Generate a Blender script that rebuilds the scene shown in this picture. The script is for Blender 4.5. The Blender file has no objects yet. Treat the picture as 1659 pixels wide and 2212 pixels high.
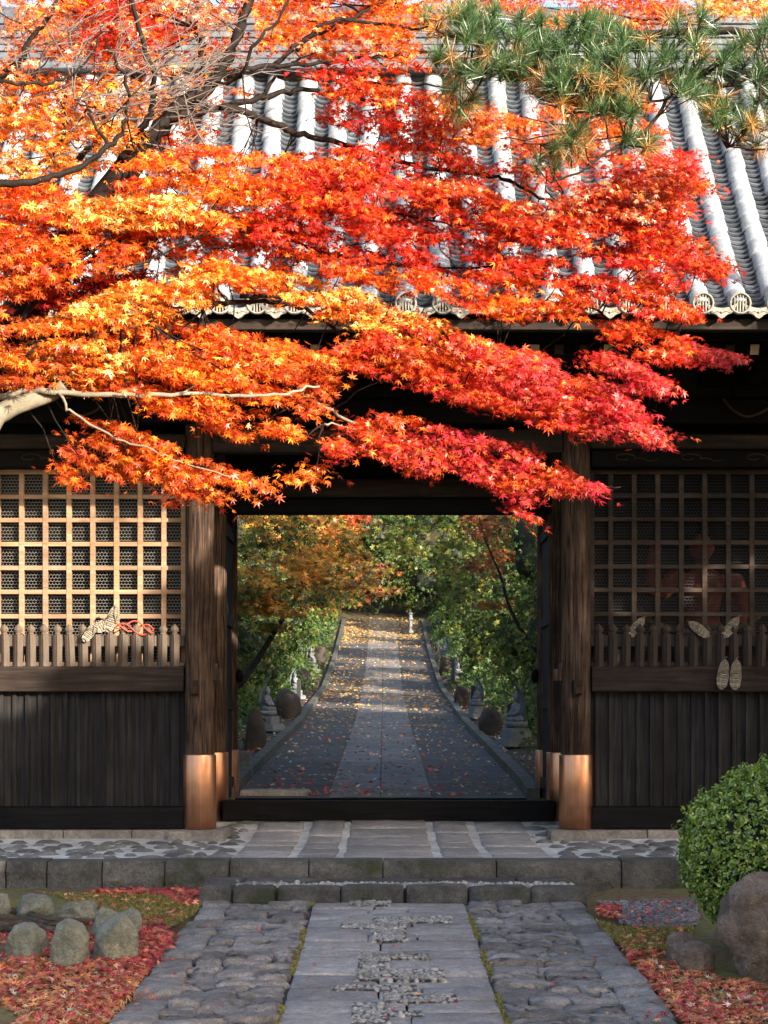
import bpy, bmesh, math, random
import numpy as np
from mathutils import Vector, Matrix, noise

sc = bpy.context.scene
COL = sc.collection
rad = math.radians
RN = random.Random(11)
NR = np.random.default_rng(5)

# ------------------------------------------------------------------ camera, sky, sun, exposure
F, XC, YH, CAMY, CAMZ = 3800.0, 829.5, 1550.0, -19.0, 1.2
cd = bpy.data.cameras.new('camera'); cam = bpy.data.objects.new('camera', cd); COL.objects.link(cam)
cam.location = (0, CAMY, CAMZ); cam.rotation_euler = (rad(90), 0, 0)
cd.sensor_fit = 'VERTICAL'; cd.sensor_height = 24.0; cd.lens = 24.0 * F / 2212.0
cd.shift_y = (YH - 1106.0) / 2212.0
cd.clip_start = 0.1; cd.clip_end = 600
sc.camera = cam
SUN_EL, SUN_AZ = 19.0, 138.0            # azimuth clockwise from +Y
w = bpy.data.worlds.new('World'); sc.world = w; w.use_nodes = True
wn = w.node_tree
sky = wn.nodes.new('ShaderNodeTexSky'); sky.sky_type = 'NISHITA'; sky.sun_disc = False
sky.sun_elevation = rad(SUN_EL); sky.sun_rotation = rad(SUN_AZ)
sky.air_density = 1.0; sky.dust_density = 3.0; sky.ozone_density = 1.0
bg = wn.nodes['Background']; bg.inputs[1].default_value = 0.15
wn.links.new(sky.outputs[0], bg.inputs[0])
sd = bpy.data.lights.new('sun', 'SUN'); sun = bpy.data.objects.new('sun', sd); COL.objects.link(sun)
sd.energy = 5.0; sd.angle = rad(0.5); sd.color = (1.0, 0.89, 0.74)
_a, _e = rad(SUN_AZ), rad(SUN_EL)
SUNDIR = Vector((math.sin(_a) * math.cos(_e), math.cos(_a) * math.cos(_e), math.sin(_e)))
sun.rotation_euler = SUNDIR.to_track_quat('Z', 'Y').to_euler()
sun.location = (10, -20, 20)
sc.view_settings.view_transform = 'Standard'; sc.view_settings.look = 'None'
sc.view_settings.exposure = 1.75; sc.view_settings.gamma = 1.0
sc.render.film_transparent = False
try:
    sc.cycles.max_bounces = 8; sc.cycles.transparent_max_bounces = 8
except Exception:
    pass

# ------------------------------------------------------------------ helpers
def P(X, Y, d):
    """a point at distance d (metres) whose picture position (on a 1659 x 2212 sheet) is X, Y"""
    return Vector(((X - XC) * d / F, d + CAMY, CAMZ + (YH - Y) * d / F))

def tag(o, label=None, cat=None, group=None, kind=None):
    if label: o['label'] = label
    if cat: o['category'] = cat
    if group: o['group'] = group
    if kind: o['kind'] = kind
    return o

def thing(name, label, cat, loc=(0, 0, 0), group=None, rz=0.0):
    o = bpy.data.objects.new(name, None); COL.objects.link(o)
    o.location = loc; o.rotation_euler = (0, 0, rz); o.empty_display_size = 0.2
    return tag(o, label, cat, group)

def attach(o, parent, world=True):
    o.parent = parent
    if world and parent.type == 'EMPTY':
        o.matrix_parent_inverse = Matrix.Translation(-Vector(parent.location))
    return o

class MB:
    def __init__(s):
        s.v = []; s.f = []; s.sm = []; s.mi = []
    def add(s, vs, fs, smooth=False, mi=0):
        b = len(s.v); s.v.extend([tuple(p) for p in vs])
        for f in fs:
            s.f.append([b + i for i in f]); s.sm.append(smooth); s.mi.append(mi)
    def box(s, c, d, rot=None, mi=0):
        hx, hy, hz = d[0] / 2, d[1] / 2, d[2] / 2
        vs = [Vector((x, y, z)) for x in (-hx, hx) for y in (-hy, hy) for z in (-hz, hz)]
        if rot is not None: vs = [rot @ p for p in vs]
        c = Vector(c); vs = [p + c for p in vs]
        s.add(vs, [(0, 1, 3, 2), (4, 6, 7, 5), (0, 4, 5, 1), (2, 3, 7, 6), (0, 2, 6, 4), (1, 5, 7, 3)], False, mi)
    def b2(s, x0, x1, y0, y1, z0, z1, mi=0):
        s.box(((x0 + x1) / 2, (y0 + y1) / 2, (z0 + z1) / 2), (x1 - x0, y1 - y0, z1 - z0), None, mi)
    def tube(s, pts, rs, n=8, cap=True, mi=0, sm=True):
        pts = [Vector(p) for p in pts]; k = len(pts)
        if not hasattr(rs, '__len__'): rs = [rs] * k
        vs = []; up = Vector((0.13, 0.2, 1)).normalized()
        for i, p in enumerate(pts):
            t = (pts[min(i + 1, k - 1)] - pts[max(i - 1, 0)])
            if t.length < 1e-9: t = Vector((0, 0, 1))
            t.normalize()
            a = t.cross(up)
            if a.length < 0.05: a = t.cross(Vector((1, 0, 0)))
            a.normalize(); b = a.cross(t); 
            for j in range(n):
                q = 2 * math.pi * j / n
                vs.append(p + (a * math.cos(q) + b * math.sin(q)) * rs[i])
        fs = [(i * n + j, i * n + (j + 1) % n, (i + 1) * n + (j + 1) % n, (i + 1) * n + j) for i in range(k - 1) for j in range(n)]
        if cap: fs += [tuple(range(n - 1, -1, -1)), tuple(range((k - 1) * n, k * n))]
        s.add(vs, fs, sm, mi)
    def lathe(s, c, prof, n=20, sx=1.0, sy=1.0, mi=0, sm=True):
        c = Vector(c); vs = []
        for r, z in prof:
            for j in range(n):
                q = 2 * math.pi * j / n
                vs.append(c + Vector((r * sx * math.cos(q), r * sy * math.sin(q), z)))
        k = len(prof)
        fs = [(i * n + j, i * n + (j + 1) % n, (i + 1) * n + (j + 1) % n, (i + 1) * n + j) for i in range(k - 1) for j in range(n)]
        fs += [tuple(range(n - 1, -1, -1)), tuple(range((k - 1) * n, k * n))]
        s.add(vs, fs, sm, mi)
    def prism(s, poly, axis_vec, mi=0):
        n = len(poly); a = Vector(axis_vec)
        vs = [Vector(p) for p in poly] + [Vector(p) + a for p in poly]
        fs = [tuple(range(n - 1, -1, -1)), tuple(range(n, 2 * n))] + [(i, (i + 1) % n, n + (i + 1) % n, n + i) for i in range(n)]
        s.add(vs, fs, False, mi)
    def blob(s, c, r, sub=3, amp=0.15, freq=1.5, seed=0, flat=None, mi=0, rz=0, facets=0):
        bm = bmesh.new(); bmesh.ops.create_icosphere(bm, subdivisions=sub, radius=1.0)
        off = Vector((seed * 3.7, seed * 1.3, seed * 5.1)); c = Vector(c); vs = []
        cs, sn = math.cos(rz), math.sin(rz); rr_ = random.Random(seed * 7 + 1)
        pl = [(Vector((rr_.gauss(0, 1), rr_.gauss(0, 1), rr_.gauss(0, .8))).normalized(), rr_.uniform(.62, .88)) for _ in range(facets)]
        for v in bm.verts:
            p = v.co.copy()
            for nv, ofs in pl:
                h_ = p.dot(nv) - ofs
                if h_ > 0: p = p - nv * h_ * .88
            k = 1 + amp * noise.noise(p * freq + off) + amp * .45 * noise.noise(p * freq * 2.7 + off) + (amp * .35 * noise.noise(p * freq * 7 + off) if facets else 0)
            q = Vector((p.x * r[0] * k, p.y * r[1] * k, p.z * r[2] * k))
            if flat is not None and q.z < -flat * r[2]: q.z = -flat * r[2] + (q.z + flat * r[2]) * .1
            q = Vector((q.x * cs - q.y * sn, q.x * sn + q.y * cs, q.z))
            vs.append(c + q)
        bm.verts.index_update(); fs = [tuple(v.index for v in f.verts) for f in bm.faces]; bm.free()
        s.add(vs, fs, True, mi)
    def build(s, name, mats, parent=None, bevel=0, world=True):
        me = bpy.data.meshes.new(name); me.from_pydata(s.v, [], s.f)
        if not isinstance(mats, (list, tuple)): mats = [mats]
        for m in mats: me.materials.append(m)
        me.polygons.foreach_set('use_smooth', s.sm); me.polygons.foreach_set('material_index', s.mi); me.update()
        o = bpy.data.objects.new(name, me); COL.objects.link(o)
        if parent is not None: attach(o, parent, world)
        if bevel:
            md = o.modifiers.new('bevel', 'BEVEL'); md.width = bevel; md.segments = 2; md.limit_method = 'ANGLE'
        return o

def struct(mb, name, mats, bevel=0):
    return tag(mb.build(name, mats, None, bevel), kind='structure')

# ---- node materials
def newmat(name):
    m = bpy.data.materials.new(name); m.use_nodes = True; nt = m.node_tree
    return m, nt, nt.nodes['Principled BSDF']
def N(nt, t, **kw):
    n = nt.nodes.new(t)
    for k, v in kw.items(): setattr(n, k, v)
    return n
def coords(nt, scale=(1, 1, 1), kind='Object'):
    tc = N(nt, 'ShaderNodeTexCoord'); mp = N(nt, 'ShaderNodeMapping'); mp.inputs['Scale'].default_value = scale
    nt.links.new(tc.outputs[kind], mp.inputs[0]); return mp.outputs[0]
def noise_n(nt, vec, scale, detail=5, rough=.55, dist=0.0):
    n = N(nt, 'ShaderNodeTexNoise'); n.inputs['Scale'].default_value = scale; n.inputs['Detail'].default_value = detail
    n.inputs['Roughness'].default_value = rough; n.inputs['Distortion'].default_value = dist
    nt.links.new(vec, n.inputs['Vector']); return n.outputs['Fac']
def ramp(nt, fac, stops):
    r = N(nt, 'ShaderNodeValToRGB'); cr = r.color_ramp
    while len(cr.elements) < len(stops): cr.elements.new(.5)
    for e, (p, c) in zip(cr.elements, stops): e.position = p; e.color = (*c, 1)
    nt.links.new(fac, r.inputs[0]); return r.outputs[0]
def mixc(nt, fac, a, b, mode='MIX'):
    m = N(nt, 'ShaderNodeMix', data_type='RGBA', blend_type=mode)
    for s, v in ((m.inputs[0], fac), (m.inputs[6], a), (m.inputs[7], b)):
        if isinstance(v, bpy.types.NodeSocket): nt.links.new(v, s)
        elif isinstance(v, tuple): s.default_value = (*v, 1)
        else: s.default_value = v
    return m.outputs[2]
def bump(nt, bsdf, h, strength=.3, dist=.02):
    b = N(nt, 'ShaderNodeBump'); b.inputs['Strength'].default_value = strength; b.inputs['Distance'].default_value = dist
    nt.links.new(h, b.inputs['Height']); nt.links.new(b.outputs[0], bsdf.inputs['Normal'])
def island(nt):
    return N(nt, 'ShaderNodeNewGeometry').outputs['Random Per Island']

def mat_wood(name, dark, light, axis='z', stain=(.5, .5, .5), rough=.75, k=1.0, spread=(.3, .75)):
    m, nt, b = newmat(name)
    sc3 = {'z': (16, 16, .9), 'x': (.9, 16, 16), 'y': (16, .9, 16)}[axis]
    v = coords(nt, tuple(q * k for q in sc3))
    n1 = noise_n(nt, v, 1.6, 8, .65, .35)
    c = ramp(nt, n1, [(spread[0], dark), ((spread[0] + spread[1]) / 2, tuple(.6 * d + .4 * l for d, l in zip(dark, light))), (spread[1], light)])
    v2 = coords(nt, (1, 1, 1)); n2 = noise_n(nt, v2, 1.3, 4, .6)
    st = ramp(nt, n2, [(.35, stain), (.65, (1, 1, 1))])
    c = mixc(nt, 1.0, c, st, 'MULTIPLY')
    isl = ramp(nt, island(nt), [(0, (.72, .74, .8)), (1, (1.15, 1.1, 1.0))])
    c = mixc(nt, 1.0, c, isl, 'MULTIPLY')
    nt.links.new(c, b.inputs['Base Color']); b.inputs['Roughness'].default_value = rough; b.inputs['Specular IOR Level'].default_value = .12
    bump(nt, b, n1, .55, .012); return m

def mat_stone(name, c1, c2, scale=6, bstr=.5, isl=(.75, 1.2), moss=None, bdist=.02, speck=0.0):
    m, nt, b = newmat(name); v = coords(nt)
    n1 = noise_n(nt, v, scale, 8, .65); c = ramp(nt, n1, [(.3, c1), (.7, c2)])
    r = ramp(nt, island(nt), [(0, (isl[0],) * 3), (1, (isl[1], isl[1], isl[1] * .97))])
    c = mixc(nt, 1.0, c, r, 'MULTIPLY')
    v0 = coords(nt, (1, 1, 1)); nb = noise_n(nt, v0, 1.1 if speck else 2.2, 5, .65, .4)
    c = mixc(nt, 1.0, c, ramp(nt, nb, [(.32, (.60, .59, .57)), (.62, (1.08, 1.07, 1.06))]), 'MULTIPLY')
    nm = noise_n(nt, v, 28, 4, .6); c = mixc(nt, 1.0, c, ramp(nt, nm, [(.35, (.78,) * 3), (.68, (1.14,) * 3)]), 'MULTIPLY')
    if speck:
        n4 = noise_n(nt, v, 90, 2, .5); s4 = ramp(nt, n4, [(.35, (1 - speck,) * 3), (.65, (1 + speck,) * 3)])
        c = mixc(nt, 1.0, c, s4, 'MULTIPLY')
    if moss:
        n3 = noise_n(nt, v, moss[1], 6, .65); f = ramp(nt, n3, [(moss[2], (0, 0, 0)), (moss[2] + .12, (1, 1, 1))])
        c = mixc(nt, f, c, moss[0])
    nt.links.new(c, b.inputs['Base Color']); b.inputs['Roughness'].default_value = .85
    n2 = noise_n(nt, v, scale * 5, 6, .7)
    ad = N(nt, 'ShaderNodeMath', operation='ADD'); nt.links.new(n1, ad.inputs[0]); nt.links.new(n2, ad.inputs[1])
    bump(nt, b, ad.outputs[0], bstr, bdist); return m

def mat_leaf(name, trans=.45, gloss=.06, attr='Col'):
    m = bpy.data.materials.new(name); m.use_nodes = True; nt = m.node_tree; nt.nodes.clear()
    out = N(nt, 'ShaderNodeOutputMaterial'); at = N(nt, 'ShaderNodeAttribute', attribute_name=attr)
    d = N(nt, 'ShaderNodeBsdfDiffuse'); t = N(nt, 'ShaderNodeBsdfTranslucent'); g = N(nt, 'ShaderNodeBsdfGlossy')
    g.inputs['Roughness'].default_value = .42; g.inputs[0].default_value = (1, 1, 1, 1)
    nt.links.new(at.outputs['Color'], d.inputs[0]); nt.links.new(at.outputs['Color'], t.inputs[0])
    m1 = N(nt, 'ShaderNodeMixShader'); m1.inputs[0].default_value = trans
    nt.links.new(d.outputs[0], m1.inputs[1]); nt.links.new(t.outputs[0], m1.inputs[2])
    m2 = N(nt, 'ShaderNodeMixShader'); m2.inputs[0].default_value = gloss
    nt.links.new(m1.outputs[0], m2.inputs[1]); nt.links.new(g.outputs[0], m2.inputs[2])
    nt.links.new(m2.outputs[0], out.inputs[0]); return m

def mat_plain(name, col, rough=.7, metal=0.0, nscale=0, namp=.25, bstr=0.0):
    m, nt, b = newmat(name); b.inputs['Roughness'].default_value = rough; b.inputs['Metallic'].default_value = metal
    if nscale:
        v = coords(nt); n = noise_n(nt, v, nscale, 5)
        c = ramp(nt, n, [(.3, tuple(q * (1 - namp) for q in col)), (.7, tuple(q * (1 + namp) for q in col))])
        nt.links.new(c, b.inputs['Base Color'])
        if bstr: bump(nt, b, n, bstr, .01)
    else: b.inputs['Base Color'].default_value = (*col, 1)
    return m

M = {}
M['wood_v'] = mat_wood('weathered_wood_upright', (.016, .011, .009), (.085, .055, .04), 'z')
M['wood_col'] = mat_wood('column_wood', (.012, .008, .0065), (.28, .18, .125), 'z', k=1.7, spread=(.36, .80), stain=(.36, .33, .33))
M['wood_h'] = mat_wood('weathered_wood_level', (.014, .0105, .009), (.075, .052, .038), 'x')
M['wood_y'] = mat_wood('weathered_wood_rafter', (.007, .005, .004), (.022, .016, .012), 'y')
M['wood_lat_l'] = mat_wood('lattice_wood_sun_tone', (.25, .145, .085), (.54, .36, .235), 'x', stain=(.66, .63, .6), k=.7)  # left lattice: sunlight put into a lighter copy of the same wood
M['wood_lat_r'] = mat_wood('lattice_wood_shade_tone', (.04, .029, .022), (.11, .08, .062), 'x', k=.6)  # right lattice: same wood with its shade put into the colour; scrolls reuse it
M['wood_black'] = mat_wood('blackened_wood', (.004, .004, .0045), (.014, .012, .012), 'x')
M['wood_board'] = mat_wood('board_wood', (.008, .0076, .0085), (.052, .048, .050), 'z', k=.9)
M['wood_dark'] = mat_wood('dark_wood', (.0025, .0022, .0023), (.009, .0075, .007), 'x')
M['wood_pick'] = mat_wood('picket_wood_sun_tone', (.06, .045, .036), (.21, .16, .125), 'z')  # left pickets: lightened copy, the sun on them is in the colour
M['wood_pick_d'] = mat_wood('picket_wood_shade_tone', (.022, .018, .017), (.085, .066, .056), 'z')  # right pickets: same wood darkened to carry their shade
M['end_paint'] = mat_plain('worn_white_paint', (.42, .30, .2), .7, 0, 20, .3)
def _copper():
    m, nt, b = newmat('brushed_copper'); v = coords(nt, (60, 60, .5)); n = noise_n(nt, v, 1.0, 4)
    v2 = coords(nt, (1, 1, 1)); n2 = noise_n(nt, v2, 6, 5)
    c = ramp(nt, n2, [(.3, (.50, .235, .13)), (.72, (.72, .37, .225))])
    c = mixc(nt, .35, c, ramp(nt, n, [(.3, (.38, .17, .095)), (.7, (.82, .46, .29))]))
    nt.links.new(c, b.inputs['Base Color']); b.inputs['Metallic'].default_value = 1.0
    r = ramp(nt, n2, [(.3, (.34,) * 3), (.7, (.48,) * 3)]); nt.links.new(r, b.inputs['Roughness'])
    bump(nt, b, n, .12, .004); return m
M['copper'] = _copper()
M['tile'] = mat_stone('silver_grey_tile', (.20, .222, .255), (.37, .395, .43), 5, .12, (.78, 1.15), None, .008)
M['tile'].node_tree.nodes['Principled BSDF'].inputs['Roughness'].default_value = .42
M['pan'] = mat_stone('dark_pan_tile', (.04, .05, .068), (.13, .148, .178), 6, .12, (.7, 1.2), None, .008)
M['pan'].node_tree.nodes['Principled BSDF'].inputs['Roughness'].default_value = .45
M['tile_end'] = mat_stone('eave_tile_clay', (.15, .14, .125), (.30, .28, .24), 12, .2, (.8, 1.15))
M['tile_hole'] = mat_plain('tile_recess_shade', (.012, .012, .014), .9)  # near-black floor paints the shade behind the bars
M['wire'] = mat_plain('wire_sun_tone', (.17, .16, .14), .5, .4)  # left netting, toned as if in sun
M['wire_r'] = mat_plain('wire_shade_tone', (.05, .05, .058), .7, .0)  # right netting: same wire, darkened for the shaded bay
M['slab'] = mat_stone('grey_slab', (.24, .222, .215), (.38, .352, .342), 9, .5, (.8, 1.2), ((.08, .09, .03), 2.0, .68), .012, .18)
M['cob'] = mat_stone('split_cobble', (.17, .156, .15), (.40, .37, .358), 6, .9, (.65, 1.25), ((.07, .085, .025), 2.2, .66), .03, .2)
M['kerb'] = mat_stone('mossy_kerb_stone', (.065, .062, .058), (.195, .185, .172), 5, 1.0, (.7, 1.2), ((.045, .055, .02), 1.9, .53), .05, .25)
M['peb'] = mat_stone('white_pebble', (.25, .238, .225), (.46, .44, .42), 14, .3, (.7, 1.2), ((.16, .18, .06), 3.0, .66))
M['pcob'] = mat_stone('porch_cobble', (.10, .095, .09), (.20, .195, .19), 7, .4, (.65, 1.3), None, .02, .15)
M['mortar'] = mat_stone('pale_mortar', (.50, .50, .49), (.68, .68, .66), 12, .4, (1, 1), ((.16, .16, .15), 3.5, .60))
M['base'] = mat_stone('base_stone', (.15, .13, .115), (.27, .24, .215), 10, .4, (.85, 1.15), None, .012, .2)
M['joint'] = mat_stone('dark_joint_soil', (.028, .026, .022), (.07, .065, .05), 10, .5, (1, 1), ((.06, .08, .02), 3.5, .52))
M['rock'] = mat_stone('lichen_rock', (.12, .128, .10), (.34, .335, .275), 4, 1.0, (.9, 1.1), ((.34, .35, .31), 7, .62), .03, .2)
M['rock_b'] = mat_stone('brown_boulder', (.12, .084, .067), (.35, .265, .215), 3.5, 1.0, (.95, 1.05), ((.30, .27, .25), 8, .66), .05, .2)
M['alley'] = mat_stone('alley_paving', (.036, .036, .038), (.078, .077, .077), 4, .2, (.8, 1.2), None, .01, .1)
M['alley_c'] = mat_stone('alley_centre_slab', (.115, .116, .12), (.175, .175, .175), 4, .2, (.92, 1.08), None, .01, .1)
M['granite'] = mat_stone('blue_grey_granite', (.11, .122, .14), (.21, .228, .25), 18, .3, (.95, 1.05), None, .01, .15)
M['dkrock'] = mat_stone('wet_brown_rock', (.014, .012, .011), (.06, .043, .032), 4, .6, (.9, 1.1), None, .02, .1)
M['bark'] = mat_wood('maple_bark', (.006, .0045, .004), (.035, .026, .022), 'z', k=.8)
M['bark_pale'] = mat_wood('pale_bark', (.16, .14, .10), (.40, .36, .28), 'x', k=.5)
M['twig'] = mat_plain('grey_twig', (.095, .075, .065), .8, 0, 8, .4)
M['pine_bark'] = mat_wood('pine_bark', (.02, .016, .012), (.07, .05, .035), 'x', k=.7)
M['leaf'] = mat_leaf('maple_leaf', .34, .03)
M['leaf_far'] = mat_leaf('far_leaf', .3, .02)
M['needle'] = mat_leaf('pine_needle', .2, .06)
M['fallen'] = mat_leaf('fallen_leaf', .15, .03)
M['azalea'] = mat_leaf('azalea_leaf', .22, .08)
M['core'] = mat_plain('crown_shade_fill', (.012, .016, .008), .9)  # dark filler colour standing in for shade inside the crowns
M['straw'] = mat_stone('plaited_straw', (.19, .155, .115), (.40, .345, .265), 30, .9, (.8, 1.15), None, .01)
M['post'] = mat_plain('black_post', (.012, .012, .016), .5)
M['red_body'] = mat_stone('faded_red_lacquer', (.085, .018, .009), (.18, .036, .016), 4, .3, (1, 1))
M['scarf'] = mat_plain('dull_gold_scarf', (.05, .04, .016), .6, .2, 8, .3)
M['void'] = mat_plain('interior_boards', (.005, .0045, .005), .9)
M['root'] = mat_wood('dead_root', (.05, .038, .03), (.19, .15, .12), 'x', k=.8)

# ---- clouds of leaves
def star(tips, notch=.34, droop=-.16):
    vs = [(0, 0, .03)]
    n = len(tips)
    for i, (a, r) in enumerate(tips):
        vs.append((r * math.cos(rad(a)), r * math.sin(rad(a)), droop * r))
        if i < n - 1:
            b = (a + tips[i + 1][0]) / 2; vs.append((notch * math.cos(rad(b)), notch * math.sin(rad(b)), .0))
    fs = [(0, i, i + 1) for i in range(1, len(vs) - 1)]
    return np.array(vs, float), np.array(fs, int)
MAPLE = star([(-62, .5), (-8, .88), (41, 1.0), (90, 1.12), (139, 1.0), (188, .88), (242, .5)], .32)
RHOMB = (np.array([(0, -1, 0), (.5, 0, .1), (0, 1, 0), (-.5, 0, .1)], float), np.array([(0, 1, 2), (0, 2, 3)], int))
def _tuft():
    vs = []; fs = []
    for a, l in ((-55, .8), (0, 1.0), (50, .85), (120, .7), (-120, .7)):
        c, s = math.cos(rad(a + 90)), math.sin(rad(a + 90)); b = len(vs)
        vs += [(0, 0, 0), (c * l * .5 - s * .2, s * l * .5 + c * .2, .08), (c * l, s * l, -.1), (c * l * .5 + s * .2, s * l * .5 - c * .2, .08)]
        fs += [(b, b + 1, b + 2), (b, b + 2, b + 3)]
    return np.array(vs, float), np.array(fs, int)
TUFT = _tuft()

def unit(a):
    return a / np.maximum(np.linalg.norm(a, axis=1, keepdims=True), 1e-9)

def leaf_cloud(name, mat, parent, C, Nn, size, colr, tmpl, tip=None, label=None):
    tv, tf = tmpl; n = len(C); k = len(tv)
    Nn = unit(Nn)
    t = NR.normal(size=(n, 3)) if tip is None else tip + NR.normal(size=(n, 3)) * .55
    B = unit(t - Nn * np.sum(t * Nn, axis=1, keepdims=True)); T = np.cross(B, Nn)
    size = np.broadcast_to(size, (n,))
    curl = 1.4 + 1.6 * NR.normal(size=(n, 1, 1)); asp = (.72 + .5 * NR.random(n))[:, None, None]; skew = .18 * NR.normal(size=(n, 1, 1))
    V = C[:, None, :] + size[:, None, None] * ((tv[None, :, 0:1] * asp + skew * tv[None, :, 1:2]) * T[:, None, :] + tv[None, :, 1:2] * B[:, None, :] + (tv[None, :, 2:3] * curl + .10 * skew * tv[None, :, 0:1]) * Nn[:, None, :])
    V = V.reshape(-1, 3); Fc = (tf[None] + (np.arange(n) * k)[:, None, None]).reshape(-1, 3)
    me = bpy.data.meshes.new(name); me.vertices.add(len(V)); me.vertices.foreach_set('co', V.astype(np.float32).ravel())
    me.loops.add(Fc.size); me.loops.foreach_set('vertex_index', Fc.astype(np.int32).ravel())
    me.polygons.add(len(Fc)); me.polygons.foreach_set('loop_start', np.arange(0, Fc.size, 3, dtype=np.int32))
    me.update(calc_edges=True); me.validate()
    ca = me.color_attributes.new('Col', 'FLOAT_COLOR', 'POINT')
    c4 = np.ones((n, k, 4), np.float32); c4[:, :, :3] = np.clip(colr, 0, 1)[:, None, :]
    ca.data.foreach_set('color', c4.ravel())
    me.materials.append(mat)
    o = bpy.data.objects.new(name, me); COL.objects.link(o)
    if parent is not None: attach(o, parent)
    return o

PAL = {
 'yellow': [(.88, .50, .09), (.86, .36, .05), (.82, .25, .03), (.90, .64, .24)],  # yellow leaves, brightened so the palest tones act as sun highlights
 'orange': [(.80, .19, .015), (.74, .13, .012), (.84, .26, .02), (.68, .09, .012)],
 'deep':   [(.70, .12, .015), (.60, .075, .015), (.74, .16, .02), (.50, .05, .015)],
 'redor':  [(.74, .10, .015), (.66, .06, .014), (.78, .17, .02), (.58, .035, .014)],
 'red':    [(.62, .035, .016), (.55, .022, .018), (.70, .07, .02), (.46, .015, .016)],
 'peach':  [(.86, .42, .22), (.84, .34, .16), (.88, .54, .36), (.80, .24, .09)],  # pale tones painted in as highlights on the sprays
 'crim':   [(.56, .03, .035), (.62, .055, .05), (.50, .02, .04), (.66, .09, .05)],
 'olive':  [(.20, .14, .02), (.26, .15, .022), (.14, .14, .025), (.30, .12, .02), (.36, .20, .03)],
 'rust':   [(.22, .07, .02), (.26, .06, .025), (.18, .08, .02), (.30, .11, .03)],
 'green':  [(.035, .075, .018), (.05, .10, .02), (.025, .055, .018), (.075, .12, .025)],
 'dkgreen':[(.02, .045, .018), (.03, .06, .02), (.015, .035, .016), (.045, .075, .02)],
 'bamboo': [(.045, .095, .017), (.065, .115, .02), (.03, .07, .016), (.11, .145, .03)],
 'ygreen': [(.085, .11, .017), (.13, .135, .02), (.06, .085, .017), (.17, .145, .025)],
 'needle': [(.035, .092, .03), (.052, .115, .028), (.025, .07, .028), (.09, .15, .035)],
 'brownneedle': [(.42, .21, .05), (.36, .17, .04), (.48, .26, .08)],
 'fallen': [(.50, .07, .08), (.58, .11, .09), (.62, .20, .10), (.40, .04, .055), (.64, .28, .14), (.56, .09, .10), (.30, .03, .04)],
 'fallen_o': [(.66, .27, .09), (.62, .20, .09), (.70, .38, .16), (.56, .13, .09), (.46, .26, .14), (.34, .19, .07)],
 'tan': [(.62, .48, .34), (.5, .33, .2), (.7, .6, .48)],
 'goldleaf': [(.52, .25, .035), (.58, .19, .03), (.44, .28, .04), (.62, .30, .05)],
 'gold': [(.46, .30, .07), (.40, .22, .06), (.50, .38, .14), (.36, .17, .06), (.30, .17, .07)],
 'azalea': [(.13, .23, .022), (.20, .33, .03), (.09, .17, .02), (.30, .42, .045), (.38, .46, .07)],
}
def palette(name, n, jit=.12, name2=None, f=None):
    a = np.array(PAL[name]); c = a[NR.integers(0, len(a), n)]
    if name2 is not None:
        b = np.array(PAL[name2]); c2 = b[NR.integers(0, len(b), n)]
        use = NR.random(n) < f; c = np.where(use[:, None], c2, c)
    return c * (1 + NR.normal(size=(n, 1)) * jit)

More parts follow.
